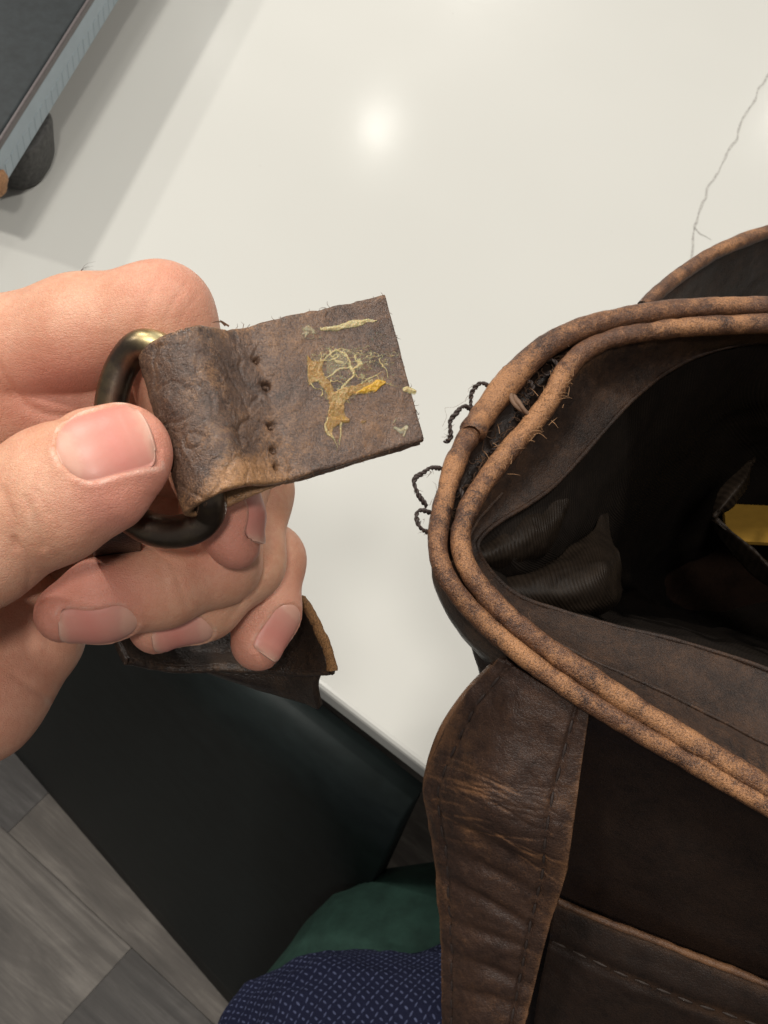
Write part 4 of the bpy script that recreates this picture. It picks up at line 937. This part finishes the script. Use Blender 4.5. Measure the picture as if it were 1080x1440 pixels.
# folds beyond, around the gap with the yellow paper
fold([[(1000, 730, 400), (1010, 690, 404), (1040, 660, 410), (1062, 640, 420)], [(1003, 728, 394), (1025, 700, 396), (1048, 672, 402), (1060, 648, 414)], [(1006, 730, 398), (1032, 712, 400), (1052, 684, 406), (1058, 655, 418)]], 40, 24, [(0.0005, 200)], 2, 10, 6)
fold([[(1000, 732, 402), (1050, 765, 396), (1090, 795, 392), (1200, 860, 386)], [(1004, 728, 396), (1060, 775, 388), (1092, 806, 384), (1200, 880, 380)], [(1000, 740, 404), (1040, 790, 400), (1085, 830, 396), (1200, 910, 392)]], 50, 24, [(0.0008, 120)], 6, 14, 6)
yel = thing('yellow_envelope', P(1080, 745, 470), 'yellow paper deep inside the open satchel', 'paper')
v, f = box_mesh(P(1015, 712, 470), P(1230, 722, 466)-P(1015, 712, 470), P(1020, 764, 452)-P(1015, 712, 470), [0, 0, 0.002]); mesh('sheet', v, f, M['yellow'], yel, smooth=False)
# ---- outside of the bag: one skin swept from the outer piping down
def rowo(pts): return px_path(pts, 300)
o0 = px_path([H(x, y, 1.5) for x, y in OUT], 300)
# near wall rows by photo position; far side goes straight down
o1 = rowo([(1420, 450, 425), (1080, 470, 415), (930, 490, 405), (820, 540, 395), (740, 620, 385), (680, 720, 368), (640, 800, 348), (632, 838, 338), (652, 885, 338), (692, 935, 338), (760, 985, 330), (840, 1040, 325), (960, 1110, 320), (1080, 1180, 314), (1250, 1280, 306), (1420, 1375, 300)])
o2 = rowo([(1420, 560, 470), (1080, 600, 470), (930, 650, 460), (830, 720, 440), (770, 800, 420), (720, 860, 400), (690, 920, 385), (680, 970, 372), (690, 1020, 362), (720, 1070, 356), (780, 1125, 350), (850, 1165, 346), (960, 1220, 340), (1080, 1280, 334), (1250, 1370, 326), (1420, 1460, 320)])
o3 = rowo([(1420, 760, 540), (1080, 800, 540), (930, 850, 530), (830, 920, 510), (780, 1000, 490), (740, 1080, 460), (710, 1140, 430), (690, 1190, 408), (690, 1230, 394), (710, 1265, 386), (770, 1300, 380), (850, 1335, 376), (960, 1390, 370), (1080, 1440, 364), (1250, 1520, 356), (1420, 1600, 350)])
o4 = rowo([(1420, 1000, 640), (1080, 1050, 640), (930, 1120, 620), (830, 1200, 590), (780, 1270, 550), (740, 1340, 500), (700, 1400, 460), (680, 1440, 440), (680, 1480, 425), (700, 1510, 418), (760, 1540, 412), (850, 1570, 408), (960, 1610, 402), (1080, 1660, 396), (1250, 1740, 388), (1420, 1820, 382)])
o5 = rowo([(1420, 1200, 700), (1080, 1250, 690), (930, 1320, 670), (830, 1400, 640), (780, 1470, 600), (740, 1540, 550), (700, 1620, 510), (690, 1680, 490), (700, 1740, 470), (720, 1790, 465), (780, 1830, 460), (850, 1850, 455), (960, 1890, 450), (1080, 1930, 440), (1250, 2000, 430), (1420, 2080, 420)])
g = np.stack([spline(np.stack([q[i] for q in (o0, o1, o2, o3, o4, o5)]), 120) for i in range(300)], 1); BW = g
v = g.reshape(-1, 3); v = v+normals(v, 120, 300)*(0.0016*vnoise(v, 35, 15)+0.0004*vnoise(v, 160, 16))[:, None]
mesh('outer_shell', v, grid_faces(120, 300), M['bag'], bag, {'wear': np.clip(0.04+0.12*vnoise(v, 25, 18), 0, 1)})
# far end of the bag, beyond the picture's right edge
ed_ = nrm(nrm(outp[0]-outp[40])+nrm(outp[-1]-outp[-40]))
def endarc(a, b, k, n=40): return spline(np.stack([a, a*.85+b*.15+ed_*k*.75, (a+b)/2+ed_*k, a*.15+b*.85+ed_*k*.75, b]), n)
v = np.concatenate([endarc(BW[j, 0], BW[j, -1], 0.045) for j in range(120)]); v = v+normals(v, 120, 40)*(0.0012*vnoise(v, 35, 15))[:, None]
eg = mesh('end_gusset', v, grid_faces(120, 40), M['bag'], bag, {'wear': np.clip(0.05+0.12*vnoise(v, 25, 18), 0, 1)}); md = eg.modifiers.new('thickness', 'SOLIDIFY'); md.thickness = 0.002
ep = endarc(outp[0], outp[-1], 0.045, 60); v, f = tube(ep, 0.0026, 14); mesh('end_piping', v, f, M['pipe'], bag, {'wear': np.clip(.4+.6*vnoise(v, 45, 3), 0, 1)})
ep = endarc(innp[0], innp[-1], 0.041, 60); v, f = tube(ep, 0.0028, 14); mesh('end_piping', v, f, M['pipe'], bag, {'wear': np.clip(.4+.6*vnoise(v, 45, 4), 0, 1)})
# glossy strip of gusset under the corner piping
rows = [[(616, 740, 327), (616, 775, 327), (632, 818, 325), (668, 864, 322), (722, 914, 318)],
        [(606, 770, 328), (610, 806, 331), (627, 850, 331), (658, 893, 328), (706, 930, 322)],
        [(608, 790, 334), (614, 832, 338), (636, 878, 338), (668, 916, 335), (700, 936, 328)],
        [(630, 800, 350), (640, 850, 352), (654, 890, 352), (678, 926, 347), (698, 942, 338)]]
v = loft(rows, 60, 26, [(0.0006, 90)], 4); mesh('gusset', v, grid_faces(26, 60), M['gusset'], bag, {'wear': np.zeros(26*60)})
# reinforcement strap, its left edge folded back
PR = [[(700, 926, 320), (745, 950, 315), (790, 978, 312), (828, 1001, 311)],
      [(650, 985, 330), (710, 1015, 318), (768, 1045, 315), (818, 1075, 315)],
      [(612, 1050, 340), (680, 1085, 322), (748, 1115, 318), (810, 1135, 318)],
      [(595, 1108, 346), (662, 1135, 326), (735, 1160, 321), (803, 1185, 321)],
      [(602, 1165, 350), (660, 1195, 336), (730, 1215, 330), (793, 1240, 328)],
      [(615, 1250, 356), (665, 1275, 344), (720, 1290, 340), (772, 1305, 338)],
      [(619, 1350, 364), (660, 1365, 354), (708, 1375, 350), (752, 1385, 349)],
      [(621, 1440, 372), (660, 1455, 362), (700, 1465, 358), (732, 1470, 357)],
      [(624, 1560, 384), (660, 1570, 375), (695, 1575, 370), (715, 1575, 369)]]
nu_, nv_ = 140, 430
v = loft(PR, nu_, nv_, [(0.0012, 55), (0.0006, 140), (0.0002, 420)], 21)
cc = w2cam(v); qx = 540+cc[:, 0]/-cc[:, 2]*F; qy = 720-cc[:, 1]/-cc[:, 2]*F
Nn = normals(v, nv_, nu_); 
if (Nn @ R[:, 2]).mean() < 0: Nn = -Nn
# creases across the strap
cr = np.zeros(len(v)); crease_w = np.zeros(len(v))
for k in range(36):
    y0 = random.gauss(1112, 24); sl_ = random.uniform(.10, .62); x0 = random.uniform(605, 730); x1 = min(x0+random.uniform(30, 110), 800)
    d = qy-(y0+sl_*(qx-640)+3*vnoise(np.stack([qx*.03, qx*0+k, qx*0], -1), 1, 5)); m_ = 1/(1+np.exp(-(qx-x0)/8))/(1+np.exp((qx-x1)/8))
    cr -= 0.00015*np.exp(-(d/1.7)**2)*m_; crease_w += random.uniform(.15, .55)*np.exp(-((d-2.3)/1.3)**2)*m_
for (y0, sl_, a) in [(1160, .55, .0011), (1200, .5, .0009), (1245, .55, .0012), (1300, .35, .0010), (1345, .4, .0010), (1390, .3, .0009)]:
    d = qy-(y0+sl_*(qx-640)); cr += -a*np.exp(-(d/9)**2)*np.exp(-((qx-690)/60)**2)
# stitched channel along both edges
U_ = np.tile(np.linspace(0, 1, nu_), nv_)
for u0 in (0.13, 0.865): cr -= 0.0007*np.exp(-((U_-u0)/0.025)**2)
v = v+Nn*cr[:, None]
wp = 0.20+0.30*vnoise(v, 35, 24)+0.25*vnoise(v, 300, 27)+0.55*np.exp(-((1-U_)/0.035))+0.5*np.exp(-(U_/0.03))+crease_w+0.30*np.exp(-(((qx-650)/50)**2+((qy-1060)/60)**2))-0.25*np.exp(-(((qx-730)/40)**2+((qy-1145)/35)**2))
po = mesh('reinforcement_strap', v, grid_faces(nv_, nu_), M['patch'], bag, {'wear': np.clip(wp, 0, 1)}); md = po.modifiers.new('thickness', 'SOLIDIFY'); md.thickness = 0.0022; md.offset = -1 if (normals(v, nv_, nu_) @ R[:, 2]).mean() > 0 else 1
gp = v.reshape(nv_, nu_, 3)
# back layer seen past the left edge
rows = [[(690, 932, 336), (702, 938, 330)], [(655, 968, 340), (668, 975, 335)], [(622, 1015, 344), (640, 1030, 338)], [(604, 1058, 347), (620, 1075, 342)], [(594, 1100, 350), (610, 1110, 346)]]
v = loft(rows, 8, 40); o = mesh('back_layer', v, grid_faces(40, 8), M['patch'], bag, {'wear': np.tile(np.where(np.arange(8) < 3, .9, .3), 40)}, label='tan edged back layer of the strap'); md = o.modifiers.new('thickness', 'SOLIDIFY'); md.thickness = 0.002
# stitches: one mesh, many objects
th = np.linspace(0, 2*np.pi, 8, endpoint=False)
sv_ = []
for i, (x, r) in enumerate([(-1, .25), (-.75, .7), (-.3, 1), (.3, 1), (.75, .7), (1, .25)]):
    for t in th: sv_.append((x*0.0021, r*0.00042*math.cos(t), r*0.00036*math.sin(t)+0.0001*(1-x*x)))
stitch_me = bpy.data.meshes.new('stitch'); stitch_me.from_pydata(sv_, [], grid_faces(6, 8, False, True).tolist()+[list(range(7, -1, -1)), list(range(40, 48))]); stitch_me.materials.append(M['thread'])
stitch_me.polygons.foreach_set('use_smooth', np.ones(len(stitch_me.polygons), bool))
stitch_me2 = stitch_me.copy(); stitch_me2.materials.clear(); stitch_me2.materials.append(M['pocket_thread'])
def stitch_line(path, parent, pitch, me=stitch_me, up=None):
    L = np.concatenate([[0], np.cumsum(np.linalg.norm(np.diff(path, axis=0), axis=1))]); n = int(L[-1]/pitch)
    b = base_of(parent)
    for i in range(n):
        q = [np.interp(s, L, path[:, k]) for s in (i*pitch+pitch*.2, i*pitch+pitch*.8) for k in range(3)]; a, c = np.array(q[:3]), np.array(q[3:])
        x = nrm(c-a); z = nrm(CAM-a); z = nrm(z-x*z.dot(x)); y = np.cross(z, x)
        o = bpy.data.objects.new('stitch', me); COL.objects.link(o); o.parent = parent
        o.matrix_local = Matrix([[x[0], y[0], z[0], (a[0]+c[0])/2-b[0]], [x[1], y[1], z[1], (a[1]+c[1])/2-b[1]], [x[2], y[2], z[2], (a[2]+c[2])/2-b[2]], [0, 0, 0, 1]])
for u0 in (0.13, 0.865):
    path = gp[9:396, int(u0*(nu_-1))]; nrm_ = Nn.reshape(nv_, nu_, 3)[9:396, int(u0*(nu_-1))]
    stitch_line(path+nrm_*0.00012, po, 0.0066)
# front pocket: folded band across the front
rows = [[(776, 1262, 362), (860, 1298, 357), (960, 1338, 352), (1080, 1384, 346), (1250, 1450, 338), (1420, 1516, 330)],
        [(776, 1290, 363), (858, 1326, 358), (958, 1368, 353), (1078, 1414, 347), (1250, 1480, 339), (1420, 1546, 331)],
        [(770, 1330, 367), (850, 1370, 362), (950, 1412, 357), (1070, 1455, 352), (1250, 1520, 343), (1420, 1590, 335)],
        [(750, 1450, 382), (840, 1490, 378), (940, 1530, 374), (1070, 1580, 368), (1250, 1650, 360), (1420, 1720, 352)],
        [(740, 1640, 405), (830, 1680, 402), (930, 1720, 398), (1060, 1770, 392), (1250, 1840, 384), (1420, 1900, 378)]]
v = loft(rows, 140, 90, [(0.0012, 45), (0.0003, 300)], 31); V_ = np.repeat(np.linspace(0, 1, 90), 140)
ccp = w2cam(v); n0 = normals(v, 90, 140); n0 = -n0 if (n0 @ R[:, 2]).mean() < 0 else n0
jj = np.argmin(np.abs(np.linalg.norm(np.diff(v.reshape(90, 140, 3)[:, 0], axis=0).cumsum(0), axis=1)-np.linalg.norm(P(770, 1330, 367)-P(776, 1262, 362))))
v = v-n0*(0.0010*np.exp(-((V_-jj/89.)/0.012)**2))[:, None]
wv_ = 0.75*np.exp(-V_/0.022)+0.12+0.2*vnoise(v, 50, 3)+0.25*np.exp(-((V_-jj/89.)/0.02)**2)
pk = mesh('front_pocket', v, grid_faces(90, 140), M['bag'], bag, {'wear': np.clip(wv_, 0, 1)}); md = pk.modifiers.new('thickness', 'SOLIDIFY'); md.thickness = 0.002; md.offset = -1 if (normals(v, 90, 140) @ R[:, 2]).mean() > 0 else 1
gk = v.reshape(90, 140, 3); nk = n0.reshape(90, 140, 3); stitch_line(gk[jj]+nk[jj]*0.0003, pk, 0.0062, stitch_me2)
ev, ef = tube(gk[0]+nk[0]*0.0002, 0.0011*(1+0.25*vnoise(gk[0], 300, 3)), 10); mesh('pocket_edge', ev, ef, M['patch'], bag, {'wear': np.clip(.75+.4*vnoise(ev, 150, 4), 0, 1)}, label='worn tan upper edge of the front pocket')
# far compartment edge, top right
FL = [(905, 432, 400), (925, 412, 405), (955, 388, 412), (1000, 358, 420), (1040, 340, 426), (1080, 326, 432), (1200, 292, 446), (1380, 262, 460)]
fp = px_path(FL, 120); 
flap = piping('back_flap_piping', fp, 0.0024, 43, 'worn piping of the rear flap', wn=-0.1)
rows = [FL, [(930, 440, 404), (945, 424, 410), (975, 404, 418), (1015, 382, 428), (1050, 370, 434), (1085, 360, 440), (1200, 330, 455), (1380, 300, 470)],
        [(930, 470, 420), (960, 470, 432), (990, 465, 445), (1030, 455, 455), (1060, 450, 462), (1100, 440, 470), (1200, 420, 480), (1380, 390, 495)]]
v = loft(rows, 90, 30, [(0.0015, 60), (0.0003, 300)], 6); o = mesh('back_flap', v, grid_faces(30, 90), M['facing'], bag, {'wear': np.clip(0.45*np.exp(-np.repeat(np.linspace(0, 1, 30), 90)/.12)+.05, 0, 1)}); md = o.modifiers.new('thickness', 'SOLIDIFY'); md.thickness = 0.0018
# ---- torn stitching threads
def twisted(name, pts, r=0.00044, turns=7, mat='thread', label=None):
    n = 90; p = spline([P(*q) for q in pts], n); p = p+0.0007*np.stack([vnoise(p, 220, 50+k, 2) for k in range(3)], -1)*np.sin(np.linspace(0, np.pi, n))[:, None]; r = r*(0.75+0.35*np.abs(np.sin(np.linspace(0, 9, n))))[:, None]; t = np.gradient(p, axis=0); t /= np.linalg.norm(t, axis=1)[:, None]
    a = nrm(np.cross(t[0], [.2, .3, .9])); U = []
    for i in range(n): a = nrm(a-t[i]*a.dot(t[i])); U.append(a)
    U = np.array(U); Wd = np.cross(t, U); ph = np.linspace(0, 2*np.pi*turns, n)
    parts = []
    for k in range(2):
        c = p+r*0.72*(np.cos(ph+k*np.pi)[:, None]*U+np.sin(ph+k*np.pi)[:, None]*Wd); parts.append(tube(c, r[:, 0]*(0.9+0.25*vnoise(c, 900, 3)), 6))
    v, f = join(parts); return mesh(name, v, f, M[mat], bag, label=label)
def hd_(x, y, dz=0): return (x, y, dep(x, y, HR+dz))
twisted('thread_loop', [hd_(700, 556, 3), hd_(680, 540, -1), hd_(665, 550, 0), hd_(662, 572, 2), hd_(672, 582, 5)])
twisted('thread_loop', [hd_(668, 578, 3), hd_(648, 574, -1), hd_(634, 592, 0), hd_(633, 615, 2), hd_(626, 622, 4)])
twisted('thread_loop', [hd_(632, 662, 3), hd_(606, 658, 0), hd_(584, 676, 0), hd_(588, 696, 1), hd_(600, 712, 3)], turns=8)
twisted('thread_loop', [hd_(612, 724, 3), hd_(592, 718, 0), hd_(587, 730, 0), hd_(594, 744, 1), hd_(610, 752, 4)], r=0.00042, turns=6)
twisted('thread_loop', [hd_(722, 510, 3), hd_(708, 518, -1), hd_(704, 530, 0), hd_(712, 534, 4)], turns=4)
twisted('thread_loop', [hd_(755, 512, 5), hd_(775, 505, 1), hd_(782, 515, 1), hd_(770, 526, 3), hd_(757, 530, 6)], r=0.0004, turns=5)
twisted('thread_loop', [hd_(735, 540, 4), hd_(742, 535, 1), hd_(750, 545, 1), hd_(744, 555, 3), hd_(735, 552, 4)], r=0.0004, turns=4)
twisted('loose_strip', [hd_(728, 540, 2), hd_(722, 555, -2), hd_(730, 572, -3), hd_(745, 583, -2), hd_(760, 582, 0)], r=0.0007, turns=1.2, mat='pale_thread', label='frayed tan strip curling out of the torn seam')
twisted('thread_loop', [hd_(690, 636, 4), hd_(700, 626, 1), hd_(706, 634, 1), hd_(700, 642, 4)], r=0.0004, turns=3)
twisted('thread_loop', [hd_(640, 700, 4), hd_(648, 690, 1), hd_(652, 700, 1), hd_(645, 712, 4)], r=0.0004, turns=3)
# fuzz along the torn seam and piping
fz = []; fp_ = []
for i in range(150):
    k = rg.choice([0, 0, 1, 1, 1]); path = (outp if k == 0 else innp); i0 = rg.randrange(120, 300); c = path[i0]+np.array([rg.gauss(0, 1), rg.gauss(0, 1), abs(rg.gauss(0, 1))])*0.0018
    d1 = nrm([rg.gauss(0, 1), rg.gauss(0, 1), rg.gauss(0.5, .8)]); d2 = nrm(d1+np.array([rg.gauss(0, .7) for _ in range(3)])); L = rg.uniform(.0012, .0034)
    fz.append(tube(np.array([c, c+d1*L*.5, c+d1*L*.5+d2*L*.5]), np.array([.00007, .00005, .00002]), 4))
for (x, y) in [(770, 512), (745, 545), (760, 530), (728, 575), (715, 600), (700, 622), (690, 640), (672, 655), (650, 690), (640, 715), (735, 560), (782, 500)]:      # kinked broken filaments in the gap
    for _ in range(4):
        c = P(*hd_(x+rg.uniform(-9, 9), y+rg.uniform(-9, 9), 4)); pts = [c]; d1 = nrm([rg.gauss(0, 1), rg.gauss(0, 1), rg.gauss(.3, .6)])
        for q in range(6): d1 = nrm(d1+np.array([rg.gauss(0, .9) for _ in range(3)])); pts.append(pts[-1]+d1*rg.uniform(.0007, .0014))
        fz.append(tube(spline(pts, 18), .00011, 5))
for i in range(90):                                   # frayed bend of the inner piping
    k = rg.randrange(168, 214); c = innp[k]+np.array([rg.gauss(0, 1)*.0022, rg.gauss(0, 1)*.0022, .0024]); d1 = nrm([rg.gauss(.5, .6), rg.gauss(.2, .6), rg.uniform(0, .5)]); L = rg.uniform(.0015, .004)
    fp_.append(tube(np.array([c, c+d1*L*.5, c+d1*L+np.array([0, 0, -.0006])]), np.array([.00008, .00008, .00003]), 4))
fz.append(tube(px_path([hd_(660, 560), hd_(640, 572, -4), hd_(626, 574, -6), hd_(628, 586, -6), hd_(622, 600, -5)], 30), .00003, 4))
for (x, y) in [(663, 556), (668, 545), (634, 600), (640, 580), (628, 618), (586, 690), (595, 665), (604, 660), (590, 735), (600, 750), (700, 535)]:
    for _ in range(5):
        c = P(*hd_(x+rg.uniform(-5, 5), y+rg.uniform(-5, 5))); d1 = nrm([rg.gauss(0, 1) for _ in range(3)]); d2 = nrm(d1+np.array([rg.gauss(0, .9) for _ in range(3)])); L = rg.uniform(.001, .0028)
        fz.append(tube(np.array([c, c+d1*L*.5, c+d1*L*.5+d2*L*.5]), np.array([.00006, .00005, .00002]), 4))
v, f = join(fz); mesh('leather_fuzz', v, f, M['fibre'], bag, kind='stuff')
v, f = join(fp_); mesh('frayed_fibre', v, f, M['tan_fibre'], bag, kind='stuff')
